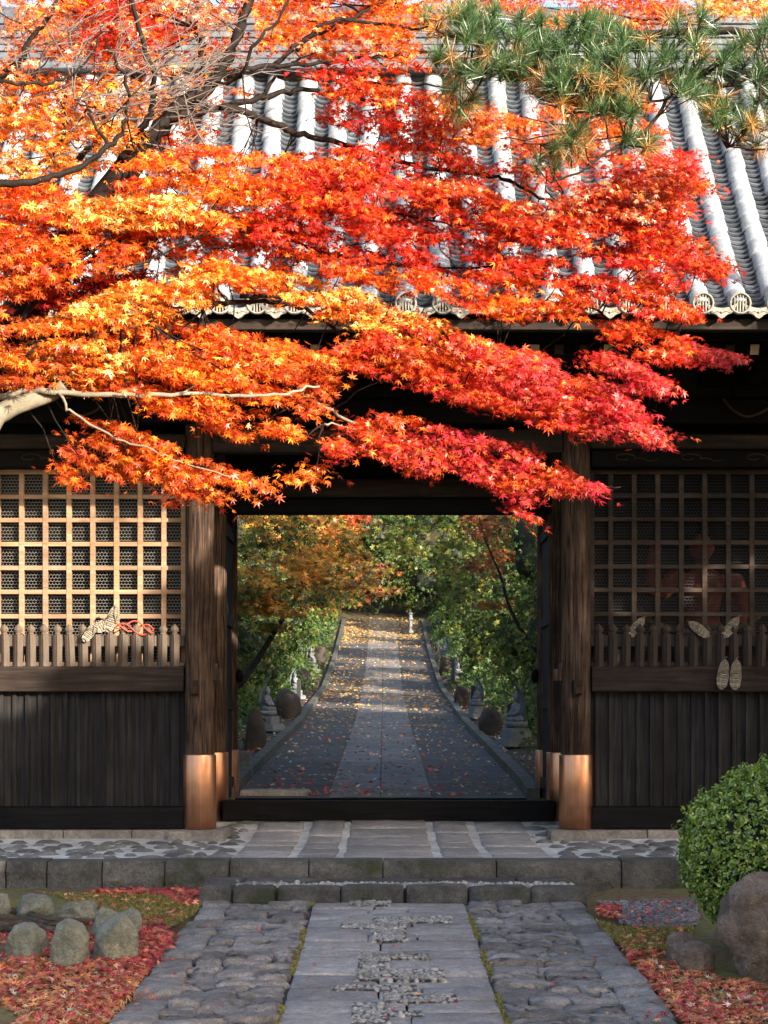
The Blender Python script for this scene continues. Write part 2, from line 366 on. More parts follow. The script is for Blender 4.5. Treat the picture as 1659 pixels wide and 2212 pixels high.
def inpoly(pts, poly):
    x, y = pts[:, 0], pts[:, 1]; r = np.zeros(len(pts), bool); n = len(poly)
    for i in range(n):
        x0, y0 = poly[i]; x1, y1 = poly[(i + 1) % n]
        c = ((y0 > y) != (y1 > y)) & (x < (x1 - x0) * (y - y0) / (y1 - y0 + 1e-12) + x0); r ^= c
    return r
def sample_poly(poly, n):
    p = np.array(poly, float); lo, hi = p.min(0), p.max(0); out = np.zeros((0, 2))
    while len(out) < n:
        q = lo + NR.random((n * 3, 2)) * (hi - lo); out = np.vstack([out, q[inpoly(q, poly)]])
    return out[:n]
def spray_region(poly, d0, d1, thick, ncl, per, tilt, pal, pal2=None, sx=44, sy=11, fsplit=None, seed=0):
    """flat leaf sprays filling an outline; distance runs from d0 (left edge) to d1 (right edge), thickness in metres"""
    cl = sample_poly(poly, int(ncl * 1.25)); ho = np.array([noise.noise(Vector((q[0] * .013 + seed, q[1] * .034, seed * 2.1))) for q in cl]); cl = cl[ho > np.quantile(ho, .27)][:ncl]; ncl = len(cl); p = np.array(poly, float); x0, x1 = p[:, 0].min(), p[:, 0].max()
    fr = (cl[:, 0] - x0) / (x1 - x0 + 1e-9)
    dc = d0 + (d1 - d0) * fr + (NR.random(ncl) - .5) * thick
    ang = np.radians(tilt + NR.normal(size=ncl) * 9)
    n = ncl * per; idx = np.repeat(np.arange(ncl), per)
    u = NR.normal(size=n) * sx * .5; v = NR.normal(size=n) * sy * .5 + (u / sx) ** 2 * 5
    ca, sa = np.cos(ang)[idx], np.sin(ang)[idx]
    X = cl[idx, 0] + u * ca - v * sa; Y = cl[idx, 1] + u * sa + v * ca
    D = dc[idx] + NR.normal(size=n) * .09 
    keep = inpoly(np.stack([X, Y], 1), poly) | (NR.random(n) < .3)
    X, Y, D, idx = X[keep], Y[keep], D[keep], idx[keep]
    C = np.stack([(X - XC) * D / F, D + CAMY, CAMZ + (YH - Y) * D / F], 1)
    n = len(C)
    if pal2:
        g = np.clip((X - x0) / (x1 - x0), 0, 1)
        nz = np.array([noise.noise(Vector((cl[i, 0] * .008 + seed, cl[i, 1] * .016, 1.7))) for i in range(ncl)])[idx]
        f = np.clip((g if fsplit is None else fsplit) + nz * .9, 0, 1); c = palette(pal, n, .12, pal2, f)
    else: c = palette(pal, n)
    c = c * (np.clip(.92 + .24 * NR.normal(size=ncl), .5, 1.3)[idx] * np.clip(1 + .2 * NR.normal(size=n), .55, 1.35))[:, None]
    cc = np.stack([(cl[:, 0] - XC) * dc / F, dc + CAMY, CAMZ + (YH - cl[:, 1]) * dc / F], 1)
    return C, c, cc

def star_leaves(name, parent, regs, size=(.021, .037), mat=None, tmpl=MAPLE):
    C = np.vstack([r[0] for r in regs]); c = np.vstack([r[1] for r in regs]); n = len(C)
    flat = (NR.random(n) < .68)[:, None]; Nn = np.where(flat, np.array([.10, -.20, .92]) + NR.normal(size=(n, 3)) * .34, np.array([.12, -.50, .62]) + NR.normal(size=(n, 3)) * .5)
    tip = np.array([.55, -.25, -.45]) + NR.normal(size=(n, 3)) * .35
    return leaf_cloud(name, mat or M['leaf'], parent, C, Nn, size[0] + NR.random(n) * (size[1] - size[0]), c, tmpl, tip)

def smooth_path(pts, k=5):
    pts = [np.array(p, float) for p in pts]; out = []
    for i in range(len(pts) - 1):
        p0, p1, p2, p3 = pts[max(i - 1, 0)], pts[i], pts[i + 1], pts[min(i + 2, len(pts) - 1)]
        for j in range(k):
            t = j / k
            out.append(.5 * (2 * p1 + (p2 - p0) * t + (2 * p0 - 5 * p1 + 4 * p2 - p3) * t * t + (3 * p1 - p0 - 3 * p2 + p3) * t ** 3))
    out.append(pts[-1]); return out
def limb(mb, pts, r0, r1, k=5, n=8, wob=.006):
    """pts: (X, Y, d); radii in metres"""
    q = smooth_path([tuple(P(*p)) for p in pts], k); m = len(q)
    q = [Vector(p) + Vector((RN.gauss(0, wob), RN.gauss(0, wob), RN.gauss(0, wob * .7))) * (0 if i in (0, m - 1) else 1) for i, p in enumerate(q)]
    rs = [(r0 + (r1 - r0) * i / (m - 1)) * (1 + RN.uniform(-.08, .08)) for i in range(m)]
    mb.tube(q, rs, n); return q
def twig(mb, a, b, r=.006, sag=.04, r1=.0025, n=5):
    a, b = Vector(a), Vector(b); m = (a + b) / 2; L = (b - a).length
    q = [a.lerp(b, t) + Vector((RN.gauss(0, .03) * L, RN.gauss(0, .03) * L, (-sag * 4 * t * (1 - t)) * L + RN.gauss(0, .025) * L)) * (1 if 0 < t < 1 else 0) for t in (0, .25, .5, .75, 1)]
    mb.tube(q, [r + (r1 - r) * i / 4 for i in range(5)], n, False); return q

# ------------------------------------------------------------------ ground levels
def zf(y): return -.373 + .031 * (y + 3.98)
AY = [2.7, 4, 11.5, 20.3, 37.5, 49.4, 59.7, 66, 80, 110]
AZ = [.20, .30, .64, 1.02, 2.09, 3.45, 4.89, 5.9, 8.6, 17]
def za(y): return float(np.interp(y, AY, AZ))
def G(X, Y, dz=0.0):
    """ground point in front of the gate seen at X, Y"""
    d = (CAMZ + .373 + .031 * (19 - 3.98) - dz) / ((Y - YH) / F + .031); return P(X, Y, d)
def A(X, Y, dz=0.08):
    """alley ground point seen at X, Y"""
    d = 21.0
    while d < 110:
        if YH - (za(d + CAMY) + dz - CAMZ) * F / d < Y: break
        d += .05
    return P(X, Y, d)
def gz(x, y):
    if y < -3.0: z = zf(y)
    elif y < 2.7: z = -.36
    else: z = za(y) + .03
    if y > 2.7 and abs(x + .05) > 2.2: z += min((abs(x + .05) - 2.2) * .12, 3.0)
    return z

# ------------------------------------------------------------------ ground sheet
def _ground():
    mb = MB(); xs = [-90, -50, -30, -20, -14, -10, -8, -6, -5, -4, -3.2, -2.6, -2.1, -1.6, -.8, 0, .8, 1.6, 2.1, 2.6, 3.2, 4, 5, 6, 8, 10, 14, 20, 30, 50, 90]
    ys = [-40, -24] + [-16 + .5 * i for i in range(26)] + [-3.02, -2.98, 0, 2.6, 2.72] + [4 + 2 * i for i in range(48)] + [130, 180]
    for y in ys:
        for x in xs:
            z = gz(x, y)
            if y > 110: z += (y - 110) * .3
            z += (.012 * noise.noise(Vector((x * 2, y * 2, 0))) if y < -3.1 else (.05 * noise.noise(Vector((x, y, 0))) if y > 3 and abs(x) > 2.2 else 0))
            if y < -3 and -1.75 < x < 1.9: z -= .09
            if y > 2.7 and abs(x) < 1.9: z -= .12
            mb.v.append((x, y, z))
    n = len(xs)
    for j in range(len(ys) - 1):
        for i in range(n - 1):
            mb.f.append([j * n + i, j * n + i + 1, (j + 1) * n + i + 1, (j + 1) * n + i]); mb.sm.append(True); mb.mi.append(1 if ys[j] > 2.65 else 0)
    m, nt, b = newmat('mossy_soil'); v = coords(nt)
    n1 = noise_n(nt, v, 1.6, 6, .6); n2 = noise_n(nt, v, 14, 6, .7)
    soil = ramp(nt, n2, [(.3, (.05, .032, .02)), (.5, (.15, .09, .045)), (.72, (.24, .15, .07))])
    moss = ramp(nt, n2, [(.3, (.075, .075, .016)), (.7, (.20, .18, .04))])
    f = ramp(nt, n1, [(.42, (0, 0, 0)), (.56, (1, 1, 1))])
    c = mixc(nt, f, soil, moss); nt.links.new(c, b.inputs['Base Color']); b.inputs['Roughness'].default_value = .95
    bump(nt, b, n2, .8, .04)
    lit = mat_stone('leaf_litter', (.018, .013, .009), (.085, .05, .022), 16, .8, (1, 1), ((.03, .045, .012), 2.0, .5), .04)
    struct(mb, 'ground', [m, lit])
_ground()

# ------------------------------------------------------------------ stone laying
def stone(mb, poly, zfun, h=.06, inset=.018, dome=.012, jit=.005, tilt=.0, sm=True, mi=0):
    n = len(poly); c = Vector((sum(p[0] for p in poly) / n, sum(p[1] for p in poly) / n, 0))
    tx, ty = RN.gauss(0, tilt), RN.gauss(0, tilt); dz = RN.gauss(0, jit)
    def pt(p, k, z):
        q = c + (Vector((p[0], p[1], 0)) - c) * k
        return Vector((q.x, q.y, zfun(q.x, q.y) + z + dz + (q.x - c.x) * tx + (q.y - c.y) * ty))
    avg = sum((Vector((p[0], p[1], 0)) - c).length for p in poly) / n
    k1 = max(.4, 1 - inset / avg)
    rings = [[pt(p, 1, -h) for p in poly], [pt(p, 1, -inset * .6) for p in poly], [pt(p, k1, RN.gauss(0, jit * .6)) for p in poly], [pt(p, k1 * .55, dome * .8 + RN.gauss(0, jit * .5)) for p in poly]]
    vs = [v for r in rings for v in r] + [pt((c.x, c.y), 1, dome)]
    fs = [(i * n + j, i * n + (j + 1) % n, (i + 1) * n + (j + 1) % n, (i + 1) * n + j) for i in range(3) for j in range(n)]
    fs += [(3 * n + j, 3 * n + (j + 1) % n, 4 * n) for j in range(n)]
    mb.add(vs, fs, sm, mi)
def rpoly(x0, x1, y0, y1, jx=.02, jy=.02, nx=3, ny=2):
    """rough rectangle outline with jittered sides"""
    pts = []
    for i in range(nx): pts.append((x0 + (x1 - x0) * i / nx, y0))
    for i in range(ny): pts.append((x1, y0 + (y1 - y0) * i / ny))
    for i in range(nx): pts.append((x1 - (x1 - x0) * i / nx, y1))
    for i in range(ny): pts.append((x0, y1 - (y1 - y0) * i / ny))
    return [(x + RN.uniform(-jx, jx), y + RN.uniform(-jy, jy)) for x, y in pts]
def oval(cx, cy, rx, ry, n=9, j=.12, rot=0):
    out = []
    for i in range(n):
        a = 2 * math.pi * i / n; k = 1 + RN.uniform(-j, j); x, y = rx * k * math.cos(a), ry * k * math.sin(a)
        out.append((cx + x * math.cos(rot) - y * math.sin(rot), cy + x * math.sin(rot) + y * math.cos(rot)))
    return out

PL, PR, SL, SR = -1.545, 1.675, -.60, .69
pz = lambda x, y: zf(y)
def _path():
    bed = MB(); ys = [-13, -10, -7, -4.0]
    for i in range(3):
        y0, y1 = ys[i], ys[i + 1]
        bed.add([(PL + .05, y0, zf(y0) - .035), (PR - .05, y0, zf(y0) - .035), (PR - .05, y1, zf(y1) - .035), (PL + .05, y1, zf(y1) - .035)], [(0, 1, 2, 3)])
    struct(bed, 'path_bed', M['joint'])
    cob = MB(); kb = MB(); sl = MB()
    for (xa, xb, side) in ((PL + .24, SL - .012, 0), (SR + .012, PR - .24, 1)):
        y = -4.02
        while y > -11.5:
            hgt = RN.uniform(.11, .22); x = xa
            while x < xb - .05:
                wd = RN.uniform(.16, .42); x1 = min(x + wd, xb)
                if xb - x1 < .12: x1 = xb
                g = .013
                stone(cob, rpoly(x + g, x1 - g, y - hgt + g * .7, y - g * .7, .03, .034, 4, 3), pz, .06, .016, .008, .009, .05)
                x = x1
            y -= hgt
    for (xa, xb) in ((PL, PL + .26), (PR - .26, PR)):
        y = -4.0
        while y > -11.5:
            L = RN.uniform(.28, .62)
            stone(kb, rpoly(xa + RN.uniform(-.02, .02), xb + RN.uniform(-.02, .02), y - L + .012, y - .01, .018, .015), lambda x, y: zf(y) + .002, .16, .020, .006, .009, .04)
            y -= L
    # slabs of the middle strip leave out the pebble inlays
    peb = [(755, 840, 1946, 1958), (805, 875, 1984, 2036), (870, 972, 1982, 1995), (735, 812, 1997, 2008), (770, 838, 2062, 2120), (836, 925, 2062, 2074),
           (836, 958, 2096, 2120), (718, 832, 2131, 2141), (828, 900, 2130, 2168), (896, 985, 2150, 2168), (757, 840, 2168, 2216), (836, 912, 2186, 2198)]
    rects = []
    for (a, b, c, d) in peb:
        p0 = G(a, d); p1 = G(b, c); rects.append((p0.x, p1.x if b > XC else G(b, d).x, p0.y, G(a, c).y))
    y = -4.02; row = 0
    while y > -11.5:
        hgt = RN.choice([.30, .36, .42]); cuts = [SL, RN.uniform(-.18, .0), RN.uniform(.12, .3), SR] if row % 2 else [SL, RN.uniform(-.1, .15), SR]
        for i in range(len(cuts) - 1):
            stone(sl, rpoly(cuts[i] + .006, cuts[i + 1] - .006, y - hgt + .006, y - .006, .006, .006, 4, 2), pz, .05, .012, .003, .004, .012)
        y -= hgt; row += 1
    struct(cob, 'path_cobbles', M['cob']); struct(kb, 'path_kerb', M['cob']); struct(sl, 'path_slabs', M['slab'])
    pb = MB(); bedp = MB()
    for (x0, x1, y0, y1) in rects:
        bedp.add([(x0, y0, zf(y0) + .008), (x1, y0, zf(y0) + .008), (x1, y1, zf(y1) + .008), (x0, y1, zf(y1) + .008)], [(0, 1, 2, 3)])
        yy = y0 + .02
        while yy < y1:
            xx = x0 + RN.uniform(0, .03)
            while xx < x1:
                r = RN.uniform(.013, .027)
                if (min(xx - x0, x1 - xx) < .05 or min(yy - y0, y1 - yy) < .05) and RN.random() < .35: xx += r * 1.75; continue
                stone(pb, oval(xx, yy + RN.uniform(-.012, .012), r, r * RN.uniform(.6, .9), 7, .2, RN.uniform(-.5, .5)), lambda x, y: zf(y) + .012, .024, .007, .005, .004, .06)
                xx += r * 1.75
            yy += .033
    struct(bedp, 'pebble_bed', M['kerb']); struct(pb, 'path_pebbles', M['peb'])
_path()

def _porch():
    # mortar bed rising gently to the doorway
    def zp(x, y): return -.115 if y < -.4 else -.115 + (y + .4) / 1.6 * .115 if y < 1.2 else 0.0
    bed = MB()
    ys = [-2.8, -.4, .2, 1.2, 2.9]
    for i in range(4):
        bed.add([(-9, ys[i], zp(0, ys[i])), (9, ys[i], zp(0, ys[i])), (9, ys[i + 1], zp(0, ys[i + 1])), (-9, ys[i + 1], zp(0, ys[i + 1]))], [(0, 1, 2, 3)])
    bed.add([(-9, -2.9, -.5), (9, -2.9, -.5), (9, -2.8, -.115), (-9, -2.8, -.115)], [(0, 1, 2, 3)])
    struct(bed, 'porch_mortar', M['mortar'])
    s = MB(); c = MB()
    z2 = lambda x, y: zp(x, y) + .014
    cx = .045
    # middle flagstones and the flag columns beside them (gaps show the pale mortar)
    for (xa, xb, rows) in ((cx - .42, cx + .42, [(-2.78, -2.0), (-1.99, -1.1), (-1.09, -.15), (-.14, .6), (.61, 1.22)]),
                           (cx - .86, cx - .50, [(-2.78, -2.3), (-2.26, -1.55), (-1.51, -.75), (-.71, .0), (.04, 1.2)]),
                           (cx + .51, cx + .88, [(-2.78, -2.25), (-2.2, -1.4), (-1.36, -.7), (-.62, .2), (.25, 1.2)]),
                           (cx - 1.46, cx - .95, [(-2.78, -2.05), (-1.98, -1.2), (-1.12, -.5), (-.42, .3), (.4, 1.2)]),
                           (cx + .98, cx + 1.52, [(-2.78, -2.2), (-2.14, -1.3), (-1.22, -.6), (-.52, .2), (.28, 1.2)])):
        for (ya, yb) in rows:
            stone(s, rpoly(xa, xb, ya + .03, yb - .03, .014, .016, 4, 3), z2, .05, .012, .003, .003, .006)
    # cobbles set in mortar on both flanks
    placed = []
    def cobble(x0, x1, y0, y1, n):
        for _ in range(n):
            x, y = RN.uniform(x0, x1), RN.uniform(y0, y1); rx, ry = RN.uniform(.06, .17), RN.uniform(.08, .16)
            if all(((x - q[0]) / (rx + q[2] + .022)) ** 2 + ((y - q[1]) / (ry + q[3] + .05)) ** 2 > 1 for q in placed):
                placed.append((x, y, rx, ry)); stone(c, oval(x, y, rx, ry, 9, .1), z2, .05, .02, .018, .004, .02)
    cobble(-5.4, cx - 1.56, -2.66, -.46, 1500); cobble(cx + 1.62, 5.4, -2.66, -.46, 1500)
    cobble(-1.75, cx - 1.55, -.4, 1.1, 120); cobble(cx + 1.6, 1.85, -.4, 1.1, 120)
    struct(s, 'porch_flagstones', M['slab']); struct(c, 'porch_cobbles', M['pcob'])
    k = MB()
    xs = [-8.5, -7.4, -6.3, -5.2, -4.25, -3.42, -3.05, -2.55, -1.98, -1.4, -.68, -.01, 1.02, 2.15, 2.73, 3.5, 4.3, 5.2, 6.1, 7, 8.2]
    for a, b in zip(xs[:-1], xs[1:]):
        n = 5; top = []
        zt = -.10 + RN.gauss(0, .006); y0 = -3.1 + RN.gauss(0, .012)
        # a kerb block with a rough face
        nx, nz = 6, 4; vs = []; fs = []
        for j in range(nz + 1):
            for i in range(nx + 1):
                x = a + .006 + (b - a - .012) * i / nx; z = -.47 + (zt + .47) * j / nz
                rr = .018 * noise.noise(Vector((x * 5, z * 9, 3))) + (.025 if j == nz else 0)
                vs.append((x, y0 + rr + (.012 if i in (0, nx) else 0), z - (.012 * abs(noise.noise(Vector((x * 7, 2, 1)))) if j == nz else 0)))
        for i in range(nx + 1):
            x = a + .006 + (b - a - .012) * i / nx; vs.append((x, -2.76, zt + .004))
        for j in range(nz + 1):
            for i in range(nx):
                q = j * (nx + 1) + i; fs.append((q, q + 1, q + nx + 2, q + nx + 1))
        e = nx + 1
        fs.append(tuple([nx + 0] + [nx + e * q for q in range(1, nz + 2)][::1]) if False else (nx, nx + e * (nz + 1), nx + e * nz))
        fs.append((0, e * nz, e * (nz + 1)))
        k.add(vs, fs, False)
    struct(k, 'porch_kerb', M['kerb'])
    # low step in front: back slabs, a row of pebbles, rough front stones
    st = MB(); bx = [-1.58, -1.30, -.92, -.36, .18, .72, 1.25, 1.74]
    top = lambda x, y: -.245
    sb = MB(); sb.b2(-1.5, 1.68, -3.9, -3.09, -.5, -.285); struct(sb, 'step_bed', M['joint'])
    for i in range(len(bx) - 1):
        stone(st, rpoly(bx[i] + .008, bx[i + 1] - .008, -4.0, -3.72, .012, .02, 5, 2), top, .2, .03, .006, .006, .01)
    for a, b in zip([-1.25, -.5, .42, 1.18], [-.5, .42, 1.18, 1.66]):
        stone(st, rpoly(a + .01, b - .01, -3.5, -3.09, .008, .01, 5, 2), top, .06, .014, .003, .003, .006)
    stone(st, rpoly(-1.55, -1.27, -3.7, -3.1, .02, .02, 3, 3), top, .1, .03, .01, .01, .02)
    struct(st, 'step_stones', M['kerb'])
    pb = MB(); x = -1.28
    while x < 1.66:
        for y in (-3.67, -3.61, -3.55):
            r = RN.uniform(.018, .036)
            stone(pb, oval(x + RN.uniform(-.014, .014), y + RN.uniform(-.012, .012), r, r * .75, 7, .2), lambda x, y: -.252, .05, .008, .008, .007, .1)
        x += .052
    struct(pb, 'step_pebbles', M['peb'])
_porch()

# ------------------------------------------------------------------ the gate
GATE = thing('temple_gate', 'dark timber temple gate with grey tiled roof, latticed bays and copper clad columns', 'temple gate', (.04, 0, 0))
XL, XR = -1.99, 2.07
COLX = [-5.75, XL, XR, 5.83]; COLY = [0.0, 1.5, 3.0]
def _columns():
    for yi, y in enumerate(COLY):
        for x in COLX:
            r = .162; h = 4.35; prof = [(r * 1.0, .0), (r * 1.0, 1.5), (r * .985, 3.2), (r * .95, h)]
            mb = MB(); n = 40; vs = []; zz = [0, .8, 1.6, 2.4, 3.2, h]; cr = RN.uniform(-.5, .5) - math.pi / 2 + .25
            for z in zz:
                for j in range(n):
                    q = 2 * math.pi * j / n; rr = r * (1 - .012 * z)
                    dq = abs((q - cr + math.pi) % (2 * math.pi) - math.pi)
                    if dq < .075: rr -= .035
                    rr += .003 * noise.noise(Vector((math.cos(q) * 4 + x, math.sin(q) * 4 + y, z * .3)))
                    vs.append((x + rr * math.cos(q), y + rr * math.sin(q), z))
            fs = [(i * n + j, i * n + (j + 1) % n, (i + 1) * n + (j + 1) % n, (i + 1) * n + j) for i in range(len(zz) - 1) for j in range(n)]
            mb.add(vs, fs, True)
            col = mb.build('column', M['wood_col'], GATE)
            zt = .80 if yi == 0 else .795
            s = MB(); s.lathe((x, y, 0), [(.171, .004), (.1785, .008), (.1785, zt - .006), (.176, zt), (.160, zt + .002)], 40)
            s.build('copper_sleeve', M['copper'], col)
            b = MB(); stone(b, rpoly(x - .3, x + .3, y - .35, y + .3, .01, .01, 5, 4), lambda a, c: -.004, .15, .03, .002, .001, 0, sm=False)
            b.build('base_stone', M['base'], col)
            if abs(x) < 3 and yi == 0:
                q = MB(); q.box((x + (-.04 if x < 0 else .005), y - .175, 1.52), (.10, .06, .16)); q.box((x + (-.04 if x < 0 else .005), y - .20, 1.49), (.075, .05, .075))
                q.build('beam_end_block', M['wood_v'], col, .008)
                sgn = 1 if x < 0 else -1
                q = MB(); q.box((x + sgn * .195, y - .02, 1.66), (.10, .08, .13)); q.box((x + sgn * .165, y - .02, 1.755), (.05, .05, .06))
                q.build('wedge_peg', M['wood_col'], col, .006)
            if abs(x) < 3 and yi == 2:
                sgn = 1 if x < 0 else -1
                q = MB(); q.lathe((0, 0, 0), [(.02, -.02), (.085, 0), (.09, .03), (.07, .06), (.02, .075)], 14)
                q.v = [(x + sgn * (.16 + p[2]), y - .02 + p[0], 1.72 + p[1]) for p in q.v]
                q.build('beam_end_knob', M['wood_dark'], col)
_columns()

def bay(x0, x1, dark):
    """one guardian bay between two front columns (x0 < x1)"""
    a, b = x0 + .165, x1 - .165; lat = M['wood_lat_r'] if dark else M['wood_lat_l']
    # foundation blocks under the sill
    f = MB(); x = a - .02; 
    while x < b:
        L = min(RN.uniform(.45, .8), b - x + .02); f.b2(x + .004, x + L - .004, -.16, .18, -.12, -.006); x += L
    f.build('foundation_stone', M['base'], GATE, .012)
    m = MB(); m.b2(a, b, -.09, .11, 0, .235); m.build('bottom_beam', M['wood_black'], GATE, .008)
    # boards with battens
    m = MB(); m.b2(a, b, .06, .085, .239, 1.475)
    p = .148 if dark else .138; x = a + .07
    while x < b - .05:
        m.b2(x - .022, x + .022, .018, .058, .24, 1.473); x += p
    x = a + .07 - p / 2
    while x < b:
        m.b2(x - .055, x + .055, .045, .0595, .24, 1.474); x += p
    m.build('board_wall', M['wood_board'], GATE, .003)
    m = MB(); n = 24; zt = 1.50 + .25
    m.b2(a, b, -.075, .10, 1.478, zt); m.build('waist_beam', M['wood_h'], GATE, .014)
    # picket rail
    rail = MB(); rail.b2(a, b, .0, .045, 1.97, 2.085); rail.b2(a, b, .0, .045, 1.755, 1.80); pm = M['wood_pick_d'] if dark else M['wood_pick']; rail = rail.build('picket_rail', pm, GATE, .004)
    pitch = .1455 if dark else .141
    x = a + .085; proto = None; k = 0
    while x < b - .03:
        if proto is None:
            q = MB(); wv = .05
            prof = [(-wv, .0), (-wv, -.018), (0, -.05), (wv, -.018), (wv, .0)]
            q.prism([(u, v, 0) for u, v in prof], (0, 0, .345))
            def dia(zs):
                vs = []; 
                for r, z in zs: vs += [(-r, -.012, z), (0, -.012 - r * .72, z), (r, -.012, z), (0, -.012 + r * .5, z)]
                kk = len(zs); fs = [(i * 4 + j, i * 4 + (j + 1) % 4, (i + 1) * 4 + (j + 1) % 4, (i + 1) * 4 + j) for i in range(kk - 1) for j in range(4)]
                q.add(vs, fs + [(3, 2, 1, 0)], True)
            q.lathe((0, -.018, .345), [(.04, 0), (.03, .008), (.027, .02), (.044, .035), (.050, .055), (.042, .075), (.018, .098), (.003, .115)], 12, 1, .8)
            pk = q.build('picket', pm, rail); pk.location = (x, 0, 1.752); proto = pk
        else:
            pk = proto.copy(); COL.objects.link(pk); pk.parent = rail; pk.location = (x, 0, 1.752)
        pk.rotation_euler = (RN.gauss(0, .012), RN.gauss(0, .012), RN.gauss(0, .08)); x += pitch
    # lattice
    z0, z1 = 1.755, 3.90
    m = MB(); y0, y1 = .165, .225; bw = .027
    xs = []; x = (a + .235 if dark else b - .245)
    if dark:
        while x < b - .05: xs.append(x); x += .2565
    else:
        while x > a + .05: xs.append(x); x -= .2585
    for x in xs: m.b2(x - bw, x + bw, y0, y1, z0 + .05, z1 - .045)
    zs = [CAMZ + (YH - Y) / F * 19.06 for Y in ((1068, 1119, 1170, 1222, 1273, 1325, 1376) if dark else (1070, 1121, 1173, 1225, 1277, 1330, 1382))]
    lx = sorted([a + .06] + xs + [b - .06])
    for z in zs: m.b2(a + .05, b - .05, y0 + .006, y1 - .004, z - .024, z + .024)
    m.b2(a, a + .055, y0 - .02, y1 + .02, z0, z1); m.b2(b - .055, b, y0 - .02, y1 + .02, z0, z1)
    m.b2(a + .055, b - .055, y0 - .016, y1 + .02, z1 - .05, z1); m.b2(a + .055, b - .055, y0 - .016, y1 + .02, z0, z0 + .05)
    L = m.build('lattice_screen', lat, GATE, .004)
    # hexagonal wire netting behind the bars
    hx, hy, wd = .036, .046, .0022 if dark else .0027
    wm = MB(); yv = y1 + .03; vx0 = max(a, -4.6); vx1 = min(b, 4.6)
    nx = int((vx1 - vx0) / hx); nz = int((z1 - z0) / (hy * .75))
    vs = []; fs = []
    def seg(p, q):
        dx, dz = q[0] - p[0], q[1] - p[1]; l = math.hypot(dx, dz); ox, oz = -dz / l * wd, dx / l * wd; bb = len(vs)
        vs.extend([(p[0] + ox, yv, p[1] + oz), (p[0] - ox, yv, p[1] - oz), (q[0] - ox, yv, q[1] - oz), (q[0] + ox, yv, q[1] + oz)]); fs.append((bb, bb + 1, bb + 2, bb + 3))
    for r in range(nz):
        for c in range(nx):
            cx = vx0 + c * hx + (hx / 2 if r % 2 else 0); cz = z0 + r * hy * .75
            t = (cx, cz + hy * .25); seg((cx - hx / 2, cz), t); seg(t, (cx + hx / 2, cz)); seg(t, (cx, cz + hy * .5))
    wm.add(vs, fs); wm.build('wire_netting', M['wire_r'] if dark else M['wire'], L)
    # beams above the lattice
    m = MB(); m.b2(a, b, -.04, .26, 3.903, 4.085)
    m.build('carved_head_beam', M['wood_dark'], GATE, .01)
    m = MB(); m.b2(a - .02, b + .02, -.13, .16, 4.088, 4.235); m.build('ledge_beam', M['wood_h'], GATE, .02)
    m = MB()
    for k in range(5):
        cx = a + .35 + k * (b - a - .6) / 4; z = 4.0
        pts = [(cx + .13 * math.cos(t) * (1 - t / 9), -.042, z + .05 * math.sin(t) * (1 - t / 9)) for t in [i * .45 for i in range(15)]]
        m = MB(); m.tube(pts, .0055, 5)
        m.tube([(cx + .11 + .05 * i, -.042, z - .02 + .02 * math.sin(i * 1.3)) for i in range(6)], .0045, 5)
        m.build('scroll_carving', M['wood_lat_r'], GATE)
    # closed box behind: side walls, back wall, ceiling
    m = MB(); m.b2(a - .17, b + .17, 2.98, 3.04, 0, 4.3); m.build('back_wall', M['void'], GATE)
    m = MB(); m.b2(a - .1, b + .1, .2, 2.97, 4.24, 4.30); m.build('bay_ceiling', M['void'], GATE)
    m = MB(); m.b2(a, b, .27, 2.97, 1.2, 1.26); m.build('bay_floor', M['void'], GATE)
bay(COLX[0], COLX[1], False); bay(COLX[2], COLX[3], True)

